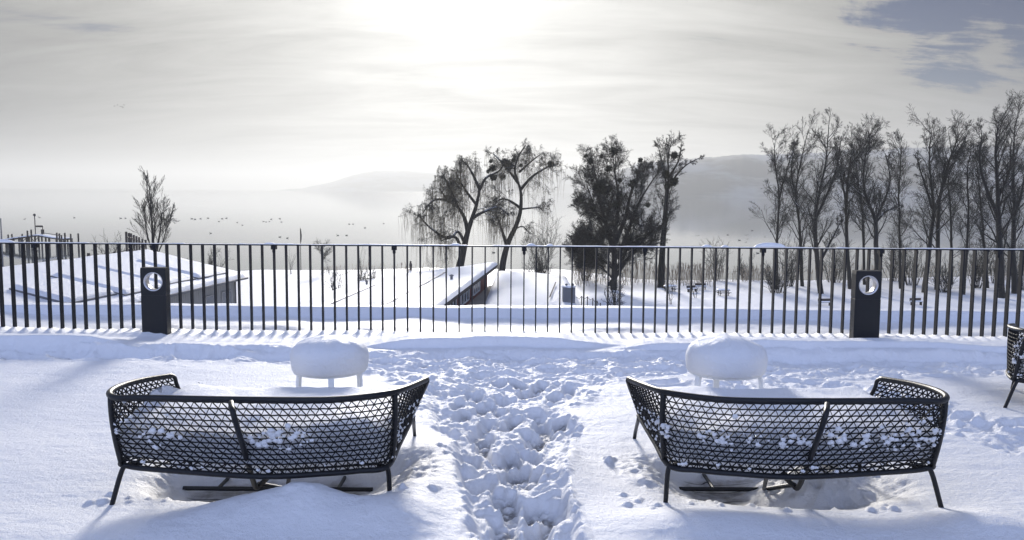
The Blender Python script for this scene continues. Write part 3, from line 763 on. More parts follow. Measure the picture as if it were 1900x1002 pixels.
# ------------------------------------------------------------------ trees
class Tree:
    def __init__(s, seed): s.r = random.Random(seed); s.wood = MB(); s.fine = MB(); s.strand = MB(); s.tips = []; s.nodes = []
    def limb(s, pts, r0, r1, thick=True):
        pts = [Vector(p) for p in pts]; n = len(pts)
        rad = [r0+(r1-r0)*(i/(n-1))**.8 for i in range(n)]
        (s.wood if thick else s.fine).tube(pts, rad, 6 if r0 > .08 else (4 if r0 > .03 else 3), False)
        return pts, rad
    def grow(s, p, d, L, r, lev, prm):
        rg = s.r; n = max(3, int(3+L*0.9)) if lev < 3 else 3
        pts = [p.copy()]; d = d.normalized(); q = p.copy()
        for i in range(n):
            j = prm['jit'][min(lev, len(prm['jit'])-1)]
            d = (d+Vector((rg.gauss(0, j), rg.gauss(0, j), rg.gauss(0, j)))+Vector((0, 0, prm['trop'][min(lev, len(prm['trop'])-1)]))).normalized()
            q = q+d*(L/n); pts.append(q.copy())
        rt = max(prm['rmin'], r*.35)
        s.limb(pts, r, rt, lev < 2)
        s.spawn(pts, L, r, lev, prm)
    def spawn(s, pts, L, r, lev, prm, t0=None, nch=None):
        rg = s.r
        if lev >= prm['levels']:
            s.tips.append(pts[-1]); return
        nc = nch if nch is not None else prm['nch'][min(lev, len(prm['nch'])-1)]
        nc = max(1, int(round(nc*rg.uniform(.8, 1.2))))
        t0 = prm['t0'] if t0 is None else t0
        for k in range(nc):
            t = t0+(1-t0)*(k+rg.random())/nc; t = min(t, .999)*(len(pts)-1); i = int(t); f = t-i
            a = pts[i].lerp(pts[i+1], f); tg = (pts[i+1]-pts[i]).normalized()
            ang = R(rg.uniform(*prm['ang'])); az = rg.uniform(0, 2*math.pi)
            s1 = tg.cross(Vector((0.3, 0.2, 1)) if abs(tg.z) < .95 else Vector((1, 0, 0))).normalized(); s2 = tg.cross(s1)
            nd = tg*math.cos(ang)+(s1*math.cos(az)+s2*math.sin(az))*math.sin(ang)
            tt = t/(len(pts)-1)
            Lc = L*prm['lr'][min(lev, len(prm['lr'])-1)]*(1-.45*tt)*rg.uniform(.65, 1.2)
            s.nodes.append((a, lev))
            s.grow(a, nd, Lc, max(prm['rmin'], r*(1-.6*tt)*prm['rr']), lev+1, prm)
    def hang(s, n, L0, L1, where=None):
        rg = s.r; src = [t for t in s.tips if (where is None or where(t))]
        for k in range(min(n, len(src)*3)):
            p = rg.choice(src).copy(); L = rg.uniform(L0, L1); pts = [p]; m_ = 4
            dx_ = rg.gauss(0, .05); dy_ = rg.gauss(0, .05)
            for i in range(m_):
                p = p+Vector((dx_+rg.gauss(0, .04), dy_+rg.gauss(0, .04), -L/m_)); pts.append(p.copy())
            s.strand.tube(pts, [.010, .010, .009, .008, .006], 3, False)
    def finish(s, name, base, label, cat='tree', group=None, fine='twig', balls=(), strand=True):
        base = Vector(base); root = empty(name, base); tag(root, label, cat, group)
        for nm, mb, mt in (('trunk', s.wood, 'bark'), ('twigs', s.fine, fine), ('hanging_twigs', s.strand, 'willow')):
            if mb.v:
                mb.v = [(x-base.x, y-base.y, z-base.z) for x, y, z in mb.v]; mb.build(nm, M[mt], root)
        for (c, r_) in balls:
            b = MB(); c = Vector(c)-base
            for k in range(int(220+420*r_)):
                d = Vector((s.r.gauss(0, 1), s.r.gauss(0, 1), s.r.gauss(0, 1))).normalized()
                q = c+d*r_*(s.r.uniform(.55, 1.05)+.25*mnoise.noise(d*2.1+c)); e = c+d*r_*.1
                sd_ = d.cross(Vector((s.r.random(), s.r.random(), s.r.random()))).normalized()*r_*.055
                kk = len(b.v); b.v += [tuple(e), tuple(q+sd_), tuple(q-sd_), tuple(q+d*.05*r_)]; b.f += [(kk, kk+1, kk+3), (kk, kk+3, kk+2)]
            b.blob(tuple(c), r_*.34, s.r, (1, 1, .9), .2, 9, 7)
            b.build('mistletoe', M['mistletoe'], root)
        return root
def px3(pts, Y, jitter=0, rg=None):
    out = []
    for i, p in enumerate(pts):
        yy = Y+(p[2] if len(p) > 2 else (rg.gauss(0, jitter) if rg and i > 1 else 0)); out.append(at_y(p[0], p[1], yy))
    return out
POP = dict(levels=4, nch=[16, 7, 6, 4], t0=.20, ang=(20, 48), lr=[.225, .60, .64, .72], rr=.32, jit=[.08, .11, .14, .16], trop=[.11, .10, .08, .04], rmin=.0062)
tall = [ # trunk polylines (px, py) with forks, depth, label
 (77, 1441, [[(1441,560),(1441,470),(1443,420),(1446,360),(1440,300),(1436,240)], [(1446,360),(1456,320),(1470,270),(1476,250)]], .17, 'slim leafless poplar, leftmost of the tall row on the right'),
 (80, 1486, [[(1490,560),(1486,470),(1483,410),(1477,350),(1484,290),(1500,215)], [(1479,360),(1470,300),(1478,235)]], .20, 'leafless poplar, second from the left of the tall row, its crown leaning right'),
 (74, 1520, [[(1527,575),(1518,500),(1513,440),(1514,390),(1522,340),(1532,280),(1538,215)], [(1514,400),(1538,345),(1556,290),(1566,225)], [(1524,480),(1550,440),(1572,400)]], .28, 'leafless poplar, third of the tall row, trunk forked, one limb bowed right'),
 (78, 1574, [[(1580,570),(1573,480),(1570,400),(1572,340),(1578,290),(1600,255),(1614,222)], [(1571,370),(1560,300),(1552,240)]], .22, 'leafless poplar, fourth of the tall row, trunk leaning right near the top'),
 (82, 1602, [[(1604,550),(1602,450),(1600,380),(1592,320),(1588,260)]], .16, 'slim leafless poplar just left of the right bollard light'),
 (73, 1626, [[(1627,570),(1626,470),(1624,405),(1612,370),(1602,330),(1606,270),(1615,250)], [(1624,405),(1640,370),(1655,320),(1648,262)], [(1625,410),(1650,385),(1680,378)]], .26, 'leafless tree with a wide V fork above the right bollard light'),
 (79, 1671, [[(1671,575),(1670,470),(1668,370),(1669,320),(1673,246)]], .15, 'slim straight leafless poplar just right of the V-forked tree'),
 (76, 1722, [[(1712,575),(1722,480),(1732,400),(1728,330),(1724,270),(1728,222)], [(1730,380),(1716,320),(1706,270)]], .26, 'leafless poplar with a trunk leaning right, left one of the dense right cluster'),
 (78, 1740, [[(1738,575),(1740,480),(1742,380),(1752,320),(1764,270),(1780,222)], [(1745,350),(1762,300),(1778,270),(1792,240)]], .26, 'tall leafless poplar with a crown spreading right, in the dense right cluster'),
 (83, 1766, [[(1766,570),(1765,470),(1764,390),(1760,320),(1775,270)]], .17, 'leafless poplar, smaller and fainter, half hidden in the dense right cluster'),
 (74, 1792, [[(1786,570),(1794,460),(1797,380),(1795,300),(1800,262)]], .15, 'slim leafless tree between the two thick groups at the far right'),
 (72, 1855, [[(1858,580),(1856,480),(1853,400),(1850,320),(1848,250),(1852,200)], [(1853,400),(1830,330),(1822,270),(1830,215)], [(1852,350),(1880,300),(1890,230)]], .36, 'thick leafless tree, second from the right edge, reaching highest in the row'),
 (75, 1882, [[(1884,580),(1880,470),(1882,380),(1880,290),(1884,200)], [(1881,400),(1900,340),(1915,260)]], .30, 'thick leafless tree at the right edge of the picture'),
 (80, 1822, [[(1836,580),(1828,480),(1822,400),(1816,330),(1812,280)]], .17, 'slim leafless tree with a slanting trunk left of the highest tree'),
]
for i, (Yt, bx_, trunks, r0, lab) in enumerate(tall):
    T_ = Tree(100+i)
    for k, poly in enumerate(trunks):
        poly = [(a, c+26*min(1, max(0, (430-c)/200))) for a, c in poly]
        pts = spline(px3(poly, Yt, 0), 4)
        rr = r0 if k == 0 else r0*.55
        pts = [p+Vector((0, (T_.r.gauss(0, .05)+(k*.6 if k else 0)*j/len(pts)), 0)) for j, p in enumerate(pts)]
        if k == 0: pts[0].z = min(pts[0].z, land_z(pts[0].x, Yt)-.2)
        T_.limb(pts, rr, .03)
        Lt = (pts[-1]-pts[0]).length
        T_.spawn(pts, Lt, rr, 0, POP, t0=(.20 if k == 0 else .12), nch=(31 if k == 0 else 16))
    T_.finish('poplar_tree', (pts[0].x if False else at_y(trunks[0][0][0], trunks[0][0][1], Yt).x, Yt, land_z(at_y(bx_, 560, Yt).x, Yt)), lab, group='tall leafless trees in a row on the right')

# the two willows
WIL = dict(levels=4, nch=[10, 7, 6, 5], t0=.15, ang=(30, 72), lr=[.54, .60, .62, .66], rr=.31, jit=[.15, .20, .22, .22], trop=[.05, .03, -.04, -.14], rmin=.0065)
def willow(seed, Y, polys, label, balls, hangs, r0):
    T_ = Tree(seed)
    for k, (poly, rr, nch) in enumerate(polys):
        pts = spline(px3(poly, Y, .5 if k else 0, T_.r), 4)
        if k == 0: pts[0].z = min(pts[0].z, land_z(pts[0].x, Y)-.2)
        T_.limb(pts, rr, max(.035, rr*.3)); L = max(3.5, (pts[-1]-pts[0]).length)
        T_.spawn(pts, L, rr*.6, 0, WIL, t0=(.55 if k == 0 else .25), nch=int(nch*1.5))
    T_.hang(hangs, 1.2, 4.2)
    bl = [(at_y(a, c, Y-.3), r_) for a, c, r_ in balls]
    p0 = at_y(polys[0][0][0][0], polys[0][0][0][1], Y)
    return T_.finish('willow_tree', (p0.x, Y, land_z(p0.x, Y)), label, balls=bl, group='two weeping willows by the lake')
willow(21, 88, [
  ([(852,500),(857,478),(862,455),(868,430),(876,405),(884,380),(890,352)], .50, 3),
  ([(868,430),(862,405),(850,385),(832,372),(815,350)], .28, 8),
  ([(890,352),(878,325),(866,305),(858,300)], .20, 8),
  ([(890,352),(902,330),(925,318),(935,305)], .20, 7),
  ([(856,462),(845,440),(825,440),(808,430),(790,415),(775,395)], .22, 9),
  ([(862,450),(850,430),(838,440),(820,446)], .20, 5),
  ([(876,405),(900,392),(925,385),(945,400)], .22, 8),
  ([(850,385),(835,350),(822,325)], .20, 9),
  ([(884,380),(862,350),(845,320)], .20, 9),
  ([(832,372),(810,370),(795,380),(785,395)], .17, 8)],
  'left weeping willow, broad rounded crown with long hanging twigs above the red house', [(914,312,.45),(911,299,.25),(906,318,.26),(915,329,.42)], 1500, .5)
willow(22, 90, [
  ([(931,500),(937,470),(945,445),(957,420),(965,395),(967,370),(965,350),(960,335)], .42, 2),
  ([(960,335),(955,315),(962,290),(975,270)], .20, 8),
  ([(966,352),(985,330),(1005,316),(1022,307),(1032,308)], .20, 9),
  ([(962,340),(945,318),(930,300),(915,285)], .20, 7),
  ([(965,385),(945,372),(928,370),(915,382)], .17, 7),
  ([(940,455),(932,430),(925,410),(920,395)], .24, 7),
  ([(966,388),(985,386),(1000,385),(1008,392)], .13, 4),
  ([(955,425),(970,420),(980,430)], .10, 3),
  ([(963,320),(985,300),(1005,285)], .15, 8)],
  'right weeping willow with a curved trunk and dark mistletoe balls in its crown', [(936,301,.5),(944,307,.62),(953,297,.32),(933,328,.38),(1022,305,.42),(967,307,.26),(955,290,.24)], 330, .42)

# big tree with mistletoe and the double-trunk tree beside it
BIG = dict(levels=4, nch=[12, 9, 7, 5], t0=.10, ang=(20, 50), lr=[.37, .56, .62, .72], rr=.31, jit=[.10, .13, .16, .18], trop=[.10, .09, .06, .02], rmin=.0065)
T_ = Tree(31); Y_ = 76
for k, (poly, rr, nch) in enumerate([
  ([(1138,560),(1140,500),(1140,450),(1145,400),(1147,350),(1140,300),(1138,275)], .36, 22),
  ([(1142,490),(1128,440),(1110,400),(1095,350),(1085,320)], .16, 18), ([(1140,520),(1120,500),(1100,490),(1080,490)], .12, 18), ([(1143,500),(1160,470),(1175,430),(1180,400)], .14, 18),
  ([(1141,470),(1125,420),(1112,360),(1105,310),(1100,280)], .26, 15),
  ([(1142,450),(1160,400),(1170,350),(1180,320),(1190,300)], .26, 14),
  ([(1130,530),(1165,480),(1190,450),(1210,420)], .24, 12),
  ([(1145,480),(1165,430),(1185,370),(1205,330),(1220,305)], .22, 12),
  ([(1140,470),(1115,450),(1095,440),(1075,440)], .18, 22),
  ([(1140,440),(1115,400),(1095,380),(1080,370)], .18, 12),
  ([(1140,500),(1115,480),(1085,470),(1068,465)], .16, 26),
  ([(1142,500),(1175,470),(1200,455),(1215,430)], .16, 20)]):
    poly = [(a, c+20*min(1, max(0, (430-c)/150))) for a, c in poly]
    pts = spline(px3(poly, Y_, .4 if k else 0, T_.r), 4)
    if k == 0: pts[0].z = land_z(pts[0].x, Y_)-.2
    T_.limb(pts, rr, .03); T_.spawn(pts, min(9.5, max(6, (pts[-1]-pts[0]).length)), rr*.6, 0, BIG, t0=.12, nch=int(nch*1.7))
T_.finish('broad_tree', (at_y(1138, 560, Y_).x, Y_, land_z(at_y(1138, 560, Y_).x, Y_)), 'broad dense leafless tree full of dark mistletoe, right of the willows',
  balls=[(at_y(a, c, Y_-.6), r_) for a, c, r_ in [(1140,281,.42),(1095,299,.33),(1087,289,.22),(1188,297,.26),(1116,290,.22),(1174,341,.42),(1130,313,.35),(1112,345,.62),(1122,352,.5),(1108,358,.45),(1101,385,.35),(1088,380,.3),(1143,380,.4),(1131,350,.35),(1150,360,.3),(1118,340,.4),(1078,372,.25),(1096,372,.28),(1202,380,.28),(1150,335,.25)]])
T_ = Tree(33); Y_ = 78
for k, (poly, rr, nch) in enumerate([
  ([(1229,545),(1230,480),(1234,420),(1238,370),(1240,330),(1240,290),(1246,262)], .26, 18),
  ([(1222,545),(1226,470),(1232,400),(1236,340),(1228,300),(1222,275)], .20, 16),
  ([(1240,350),(1255,325),(1275,305),(1300,292)], .14, 10),
  ([(1240,330),(1258,300),(1266,262)], .14, 10)]):
    pts = spline(px3(poly, Y_, .3 if k else 0, T_.r), 4)
    if k < 2: pts[0].z = land_z(pts[0].x, Y_)-.2
    T_.limb(pts, rr, .03); T_.spawn(pts, max(5, (pts[-1]-pts[0]).length), rr*.7, 0, dict(BIG, lr=[.20, .5, .55, .55]), t0=.25, nch=nch)
T_.finish('double_trunk_tree', (at_y(1226, 545, Y_).x, Y_, land_z(at_y(1226, 545, Y_).x, Y_)), 'slim leafless tree with two parallel trunks, right beside the mistletoe tree',
  balls=[(at_y(a, c, Y_-.5), r_) for a, c, r_ in [(1251,288,.4),(1235,323,.42),(1251,337,.45),(1238,345,.28)]])
# columnar poplar on the left
T_ = Tree(41); Y_ = 74
COL = dict(levels=3, nch=[14, 8, 7], t0=.12, ang=(12, 32), lr=[.34, .5, .5], rr=.4, jit=[.07, .09, .12], trop=[.22, .16, .1], rmin=.008)
for k, (poly, rr, nch) in enumerate([([(285,480),(283,430),(280,385),(277,345)], .15, 26), ([(289,478),(297,430),(301,395),(305,400)], .10, 16), ([(286,480),(272,430),(268,385)], .09, 16), ([(290,478),(305,440),(313,405)], .07, 9)]):
    pts = spline(px3(poly, Y_, .3 if k else 0, T_.r), 4); pts[0].z = land_z(pts[0].x, Y_)-.2
    T_.limb(pts, rr, .02); T_.spawn(pts, (pts[-1]-pts[0]).length, rr*.7, 0, COL, t0=.15, nch=nch)
T_.finish('columnar_poplar', (at_y(287, 480, Y_).x, Y_, land_z(at_y(287, 480, Y_).x, Y_)), 'slender upright poplar without leaves standing behind the left snowy roof')
# little round tree on the shore
T_ = Tree(43); Y_ = 92
pts = spline(px3([(598,505),(598,475),(597,455)], Y_), 3); pts[0].z = land_z(pts[0].x, Y_)-.1; T_.limb(pts, .09, .05)
for k in range(16):
    a = T_.r.uniform(0, 6.28); T_.grow(pts[-2-(k % 4)], Vector((math.cos(a)*.8, math.sin(a)*.8, T_.r.uniform(-.1, 1.1))), 1.15, .03, 1, dict(BIG, levels=3, lr=[.5, .55, .5]))
T_.finish('young_tree', (pts[0].x, Y_, land_z(pts[0].x, Y_)), 'small round-crowned young tree on the snowy shore left of the middle')

def shrub(seed, px, py_b, py_t, Y, wpx, n, label, name='shrub', cat='shrub', group='bare shrubs along the lake shore', fine='twig', thin=1.0, lev=3):
    T_ = Tree(seed); rg = T_.r; base = at_y(px, py_b, Y); base.z = land_z(base.x, Y)
    hz = at_y(px, py_t, Y).z-base.z; hw = wpx/F_PX*Y
    for k in range(n):
        a = rg.uniform(0, 6.28); rad = rg.random()**.6
        p = base+Vector((math.cos(a)*hw*.3*rad, math.sin(a)*hw*.3*rad, -.1))
        d = Vector((math.cos(a)*rad*hw*.8, math.sin(a)*rad*hw*.8, hz))
        T_.grow(p, d, hz*rg.uniform(.5, .95), .028*thin, 1, dict(levels=lev, nch=[5, 6, 5], t0=.15, ang=(18, 45), lr=[.4, .42, .5], rr=.5, jit=[.06, .1, .15], trop=[.05, .05, .03], rmin=.009*thin))
    return T_.finish(name, base, label, cat, group, fine)
SH = [ # px, py base, py top, Y, half-width px, stems
 (1005, 500, 395, 92, 34, 26, 'tall loose bare shrub right of the willows, behind the snowy flat roof'),
 (1085, 500, 420, 84, 34, 24, 'bare shrub low at the left foot of the mistletoe tree'),
 (1000, 500, 470, 86, 48, 34, 'low dense dark shrub behind the flat roof, under the tall loose one'),
 (1330, 520, 438, 88, 26, 22, 'pale bare shrub alone on the shore, left of the tall row'),
 (1462, 560, 425, 80, 28, 22, 'bare shrub at the foot of the leftmost tall poplars'),
 (1440, 570, 480, 74, 38, 30, 'wide bare shrub behind the railing bars left of the tall row'),
 (1545, 560, 440, 84, 36, 24, 'bare shrub among the trunks near the forked poplar'),
 (1690, 560, 440, 82, 32, 24, 'bare shrub between the V-forked tree and the dense cluster'),
 (1655, 560, 430, 86, 28, 20, 'bare shrub behind the V-forked tree'),
 (1810, 570, 440, 80, 34, 26, 'bare shrub under the dense cluster near the right edge'),
 (1750, 575, 470, 76, 36, 26, 'bare shrub at the feet of the dense cluster trunks'),
 (1890, 575, 430, 78, 30, 26, 'bare shrub at the right edge under the thick tree'),
 (1840, 575, 450, 84, 30, 22, 'bare shrub behind the highest tree'),
 (215, 485, 440, 62, 20, 26, 'small round bare shrub left of the slender poplar, behind the left roof'),
 (395, 500, 455, 78, 26, 12, 'faint bare shrub behind the left roof end in the mist'),
 (345, 492, 462, 72, 18, 10, 'thin bare bush just right of the slender poplar'),
 (685, 520, 495, 70, 28, 30, 'low dense bush behind the left corner of the red house roof'),
 (625, 535, 490, 66, 26, 9, 'sparse branching bush left of the red house roof'),
 (670, 520, 455, 84, 10, 6, 'thin young tree behind the low dense bush'),
 (540, 500, 455, 90, 8, 5, 'very thin sapling near the tall slim pole'),
 (800, 500, 460, 94, 8, 5, 'thin sapling just left of the left willow trunk'),
 (1140, 562, 500, 58, 26, 14, 'bare shrub before the mistletoe tree trunk, right of the roof vent box'),
 (1245, 555, 500, 66, 10, 5, 'thin young shrub on the meadow right of the double trunk'),
 (1290, 548, 495, 70, 8, 5, 'thin sapling on the meadow left of the lone pale shrub'),
 (1380, 545, 470, 90, 24, 16, 'faint low shrub between the lone pale shrub and the tall row'),
]
for i, (px, pb, pt, Yt, hw, n, lab) in enumerate(SH):
    shrub(200+i, px, pb, pt, Yt, hw, n, lab, thin=(1.0 if hw > 12 else .7), lev=(3 if hw > 12 else 2))

# reed beds (uncountable)
def reeds(name, x0, x1, Y0, Y1, n, h, label, seed, dens=None):
    rg = random.Random(seed); b = MB()
    for k in range(n):
        x = rg.uniform(x0, x1); y = rg.uniform(Y0, Y1); z = land_z(x, y)-.05; hh = h*rg.uniform(.55, 1.1)
        hh *= .75+.5*float(vn(np.array(x/2.5), np.array(y/2.5)))
        lx, ly = rg.gauss(0, .12), rg.gauss(0, .12); kk = len(b.v); w_ = rg.uniform(.010, .018)
        a = rg.uniform(0, 3.14); cx, cy = math.cos(a)*w_, math.sin(a)*w_
        b.v += [(x-cx, y-cy, z), (x+cx, y+cy, z), (x+lx*hh*.5+cx*.7, y+ly*hh*.5+cy*.7, z+hh*.6), (x+lx*hh*.5-cx*.7, y+ly*hh*.5-cy*.7, z+hh*.6), (x+lx*hh+cx*2, y+ly*hh+cy*2, z+hh*.9), (x+lx*hh-cx*2, y+ly*hh-cy*2, z+hh*.9), (x+lx*hh*1.15, y+ly*hh*1.15, z+hh)]
        b.f += [(kk, kk+1, kk+2, kk+3), (kk+3, kk+2, kk+4, kk+5), (kk+5, kk+4, kk+6)]
    o = b.build(name, M['reed']); tag(o, label, 'reeds', kind='stuff')
reeds('reeds', 6.0, 19.0, 79, 86, 800, 2.0, 'dry brown reeds on the shore behind the mistletoe tree', 1)
reeds('reeds', -52, -22, 56, 66, 2600, 1.9, 'dry reed bed behind the left railing bars, below the jetty', 2)
reeds('reeds', 24, 62, 86, 92, 900, 1.8, 'dry reeds behind the trunks of the tall right row', 3)
reeds('reeds', 19, 26, 84, 88, 200, 1.6, 'sparse reed fringe right of the double-trunk tree', 4)
reeds('reeds', -21, -8, 88, 96, 260, .9, 'low dry grass tips on the snowy shore left of the red house', 5)

# ------------------------------------------------------------------ buildings
# left house with a shallow snowy roof and raised panel fields
U7 = Vector((math.sin(R(7.5)), math.cos(R(7.5)), 0)); V7 = Vector((-math.cos(R(7.5)), math.sin(R(7.5)), .218))
B_ = at_z(456, 513, -3.5)
house = empty('grey_house', (B_.x-3, B_.y-10, land_z(B_.x, B_.y))); tag(house, 'grey boarded house with a wide shallow roof deep in snow, at the left', 'house'); h0 = house.location.copy()
def rp(s_, t_, up=0): return B_+V7*t_+U7*(-s_)+Vector((0, 0, up))    # s: along the eave towards us, t: up the slope
def slab(mb, s0, s1, t0, t1, z0, z1, org=rp, o0=None):
    bot = [org(s0, t0, z0), org(s1, t0, z0), org(s1, t1, z0), org(s0, t1, z0)]; top = [org(s0, t0, z1), org(s1, t0, z1), org(s1, t1, z1), org(s0, t1, z1)]
    if o0 is not None: bot = [p-o0 for p in bot]; top = [p-o0 for p in top]
    mb.hexa(bot, top)
def soft_sheet(org, s0, s1, t0, t1, z1, o0, ns=90, nt=36, amp=.03, seed=0, zb=-.02):
    v = []; f = []
    for i in range(ns+1):
        for j in range(nt+1):
            s_ = s0+(s1-s0)*i/ns; t_ = t0+(t1-t0)*j/nt
            e = min(i, ns-i, 3*1.0, ) ; e2 = min(j, nt-j, 2)
            h = z1*(min(1, min(i, ns-i)/1.5)**.5)*(min(1, min(j, nt-j)/1.5)**.5)
            n_ = amp*mnoise.noise(Vector((s_*.5+seed, t_*.5, 0)))+amp*.4*mnoise.noise(Vector((s_*2+seed, t_*2, 0)))
            p = org(s_, t_, (zb if h == 0 else h+n_))-o0; v.append(tuple(p))
    for i in range(ns):
        for j in range(nt):
            a = i*(nt+1)+j; f.append((a, a+1, a+nt+2, a+nt+1))
    return v, f
b = MB(); slab(b, 0, 26, 0, 6.1, -.16, 0, o0=h0); roof = b.build('roof', M['darkwood'], house)
v, f = soft_sheet(rp, -.1, 26, -.12, 6.2, .22, h0, 140, 40, .05, 2); mesh_from('roof_snow', v, f, M['snow_far'], True, house)
def far_side(s_, t_, up=0): return B_+V7*6.1+U7*(-s_)+Vector((V7.x, V7.y, -.218))*t_+Vector((0, 0, up))
b = MB(); slab(b, 0, 26, 0.02, 6.1, -.30, -.01, org=far_side, o0=h0); b.build('roof', M['darkwood'], house)
v, f = soft_sheet(far_side, -.1, 26, -.05, 6.2, .20, h0, 60, 16, .04, 5); mesh_from('roof_snow', v, f, M['snow_far'], True, house)
b = MB(); b.tube([rp(0, -.10, -.06)-h0, rp(26, -.10, -.06)-h0], .07, 8); b.build('gutter', M['grey'], house)
b = MB(); b.tube([rp(.6, .36, -.1)-h0, Vector((rp(.6, .36).x, rp(.6, .36).y, -7.2))-h0], .05, 8); b.build('downpipe', M['grey'], house)
# walls: eave side with vertical boards, gable end
b = MB()
for s_, t_, ln in ((0.5, .45, 25),):
    zb = land_z(B_.x, B_.y)-.3
    p0 = rp(.5, .45, -.17); p1 = rp(25.5, .45, -.17); q0 = rp(.5, 6.1, -.3)
    n_ = int(25/.22)
    for k in range(n_):
        a = p0.lerp(p1, k/n_); c = p0.lerp(p1, (k+.88)/n_)
        dv = Vector((V7.x, V7.y, 0)).normalized()*.05
        bot = [Vector((a.x, a.y, zb)), Vector((c.x, c.y, zb)), Vector((c.x, c.y, zb))+dv, Vector((a.x, a.y, zb))+dv]
        top = [Vector((p.x, p.y, p0.z)) for p in bot]; b.hexa([p-h0 for p in bot], [p-h0 for p in top])
    bk = Vector((V7.x, V7.y, 0)).normalized()
    bot = [Vector((p0.x, p0.y, zb))+bk*.051, Vector((p1.x, p1.y, zb))+bk*.051, Vector((p1.x, p1.y, zb))+bk*11.3, Vector((p0.x, p0.y, zb))+bk*11.3]
    top = [Vector((p.x, p.y, p0.z-.02)) for p in bot]; b.hexa([p-h0 for p in bot], [p-h0 for p in top])
b.build('wall', M['boards'], house)
for k in range(2):     # two windows towards the far end of the eave wall
    fw = MB(); p = rp(1.6+1.9*k, .45, 0); c = Vector((p.x, p.y, -4.75))-bk*.03-h0
    rot = Matrix.Rotation(R(-7.5), 3, 'Z')
    for dy_, dz_, sy, sz in ((0, .55, 1.1, .07), (0, -.55, 1.1, .07), (-.55, 0, .07, 1.17), (.55, 0, .07, 1.17)): fw.box(c+rot @ Vector((0, dy_, dz_)), (.07, sy-.004, sz-.002), rot)
    w_ = fw.build('window', M['boards'], house); g_ = MB(); g_.box(c, (.04, 1.02, 1.02), rot); pane = g_.build('pane', M['glass'], w_)
# raised panel fields
for k, (pa, pb) in enumerate([((8, 537), (135, 562)), ((90, 513), (235, 547)), ((170, 498), (300, 530)), ((243, 487), (372, 516))]):
    # intersect the two pixels with the roof plane
    nrm = U7.cross(V7).normalized()
    def hit(px, py):
        d = ray(px, py); t_ = (B_+Vector((0, 0, .25))-Vector((0, 0, CAM_Z))).dot(nrm)/d.dot(nrm); q = Vector((0, 0, CAM_Z))+d*t_-B_-Vector((0, 0, .25))
        s_ = -(q.x*U7.x+q.y*U7.y); tt = (q.x*V7.x+q.y*V7.y); return s_, tt
    (sa, ta), (sb, tb_) = hit(*pa), hit(*pb); s1 = (sa+sb)/2; t1 = min(5.8, max(ta, tb_)); t0 = max(.3, min(ta, tb_))
    wdt = 3.3
    b = MB(); slab(b, s1-wdt, s1+.03, t0-.03, t1, .18, .275, o0=h0); b.build('solar_field', M['grey'], house)
    v, f = soft_sheet(rp, s1-wdt-.05, s1-.03, t0+.03, t1+.05, .42, h0, 30, 40, .02, k, .272); mesh_from('roof_snow', v, f, M['snow_far'], True, house)

# red house: mono-pitch roof rising to its window band
E_ = at_z(922, 489, -4.5); N_ = at_z(812, 570, -4.5); Ud = (E_-N_).normalized(); Vd = Vector((-Ud.y, Ud.x, 0))
F_ = at_y(692, 519, 72.6); wid = 11.4; drop = (E_.z-F_.z)/wid; Ln = (E_-N_).length+9
red = empty('red_house', (E_.x-4, 58, land_z(E_.x, 60))); tag(red, 'dark red wooden house with white windows under a snowy lean-to roof', 'house'); r0_ = red.location.copy()
def rr_(s_, t_, up=0): return E_-Ud*s_+Vd*t_+Vector((0, 0, -drop*t_+up))
b = MB(); slab(b, 0, Ln, 0, wid, -.22, -.06, org=rr_, o0=r0_); b.build('roof', M['darkwood'], red)
v, f = soft_sheet(rr_, -.12, Ln+.1, -.10, wid+.1, .20, r0_, 120, 60, .05, 7, -.06); mesh_from('roof_snow', v, f, M['snow_far'], True, red)
def fieldslab(s0, s1, t0, t1, k):
    b = MB(); slab(b, s0, s1, t0-.03, t1, .16, .255, org=rr_, o0=r0_); b.build('solar_field', M['grey'], red)
    v, f = soft_sheet(rr_, s0+.05, s1-.05, t0+.03, t1-.05, .38, r0_, 50, 24, .02, k, .252); mesh_from('roof_snow', v, f, M['snow_far'], True, red)
fieldslab(5.5, 24, 3.4, 6.9, 1); fieldslab(9, 27.5, 8.0, 10.9, 2)
for s_, t_ in ((12.5, 1.7), (7.0, 9.2)):
    b = MB(); q = rr_(s_, t_, 0)-r0_; b.lathe([(.09, 0), (.09, .42), (.15, .43), (.15, .5), (.03, .55)], tuple(q), 10); b.build('roof_vent', M['grey'], red)
# wall set back under the roof edge
WO = .75; zt = E_.z-.22-drop*WO; zb = land_z(E_.x, 60)-.2
def wr(s_, t_, z): p = E_-Ud*s_+Vd*t_; return Vector((p.x, p.y, z))-r0_
b = MB(); nb = int((Ln-1)/.16)
for k in range(nb):
    s0 = .3+k*.16; s1 = s0+.148
    b.hexa([wr(s0, WO, zb), wr(s1, WO, zb), wr(s1, WO+.06, zb), wr(s0, WO+.06, zb)], [wr(s0, WO, zt), wr(s1, WO, zt), wr(s1, WO+.06, zt), wr(s0, WO+.06, zt)])
zlow = E_.z-.3-drop*(wid-.5)
b.hexa([wr(.3, WO+.061, zb), wr(Ln-1, WO+.061, zb), wr(Ln-1, wid-.5, zb), wr(.3, wid-.5, zb)], [wr(.3, WO+.061, zt), wr(Ln-1, WO+.061, zt), wr(Ln-1, wid-.5, zlow), wr(.3, wid-.5, zlow)])
b.build('wall', M['red'], red)
b = MB(); b.hexa([wr(-.05, -.03, E_.z-.34), wr(Ln, -.03, E_.z-.34), wr(Ln, .0, E_.z-.34), wr(-.05, .0, E_.z-.34)], [wr(-.05, -.03, E_.z-.02), wr(Ln, -.03, E_.z-.02), wr(Ln, .0, E_.z-.02), wr(-.05, .0, E_.z-.02)]); b.build('fascia', M['darkwood'], red)
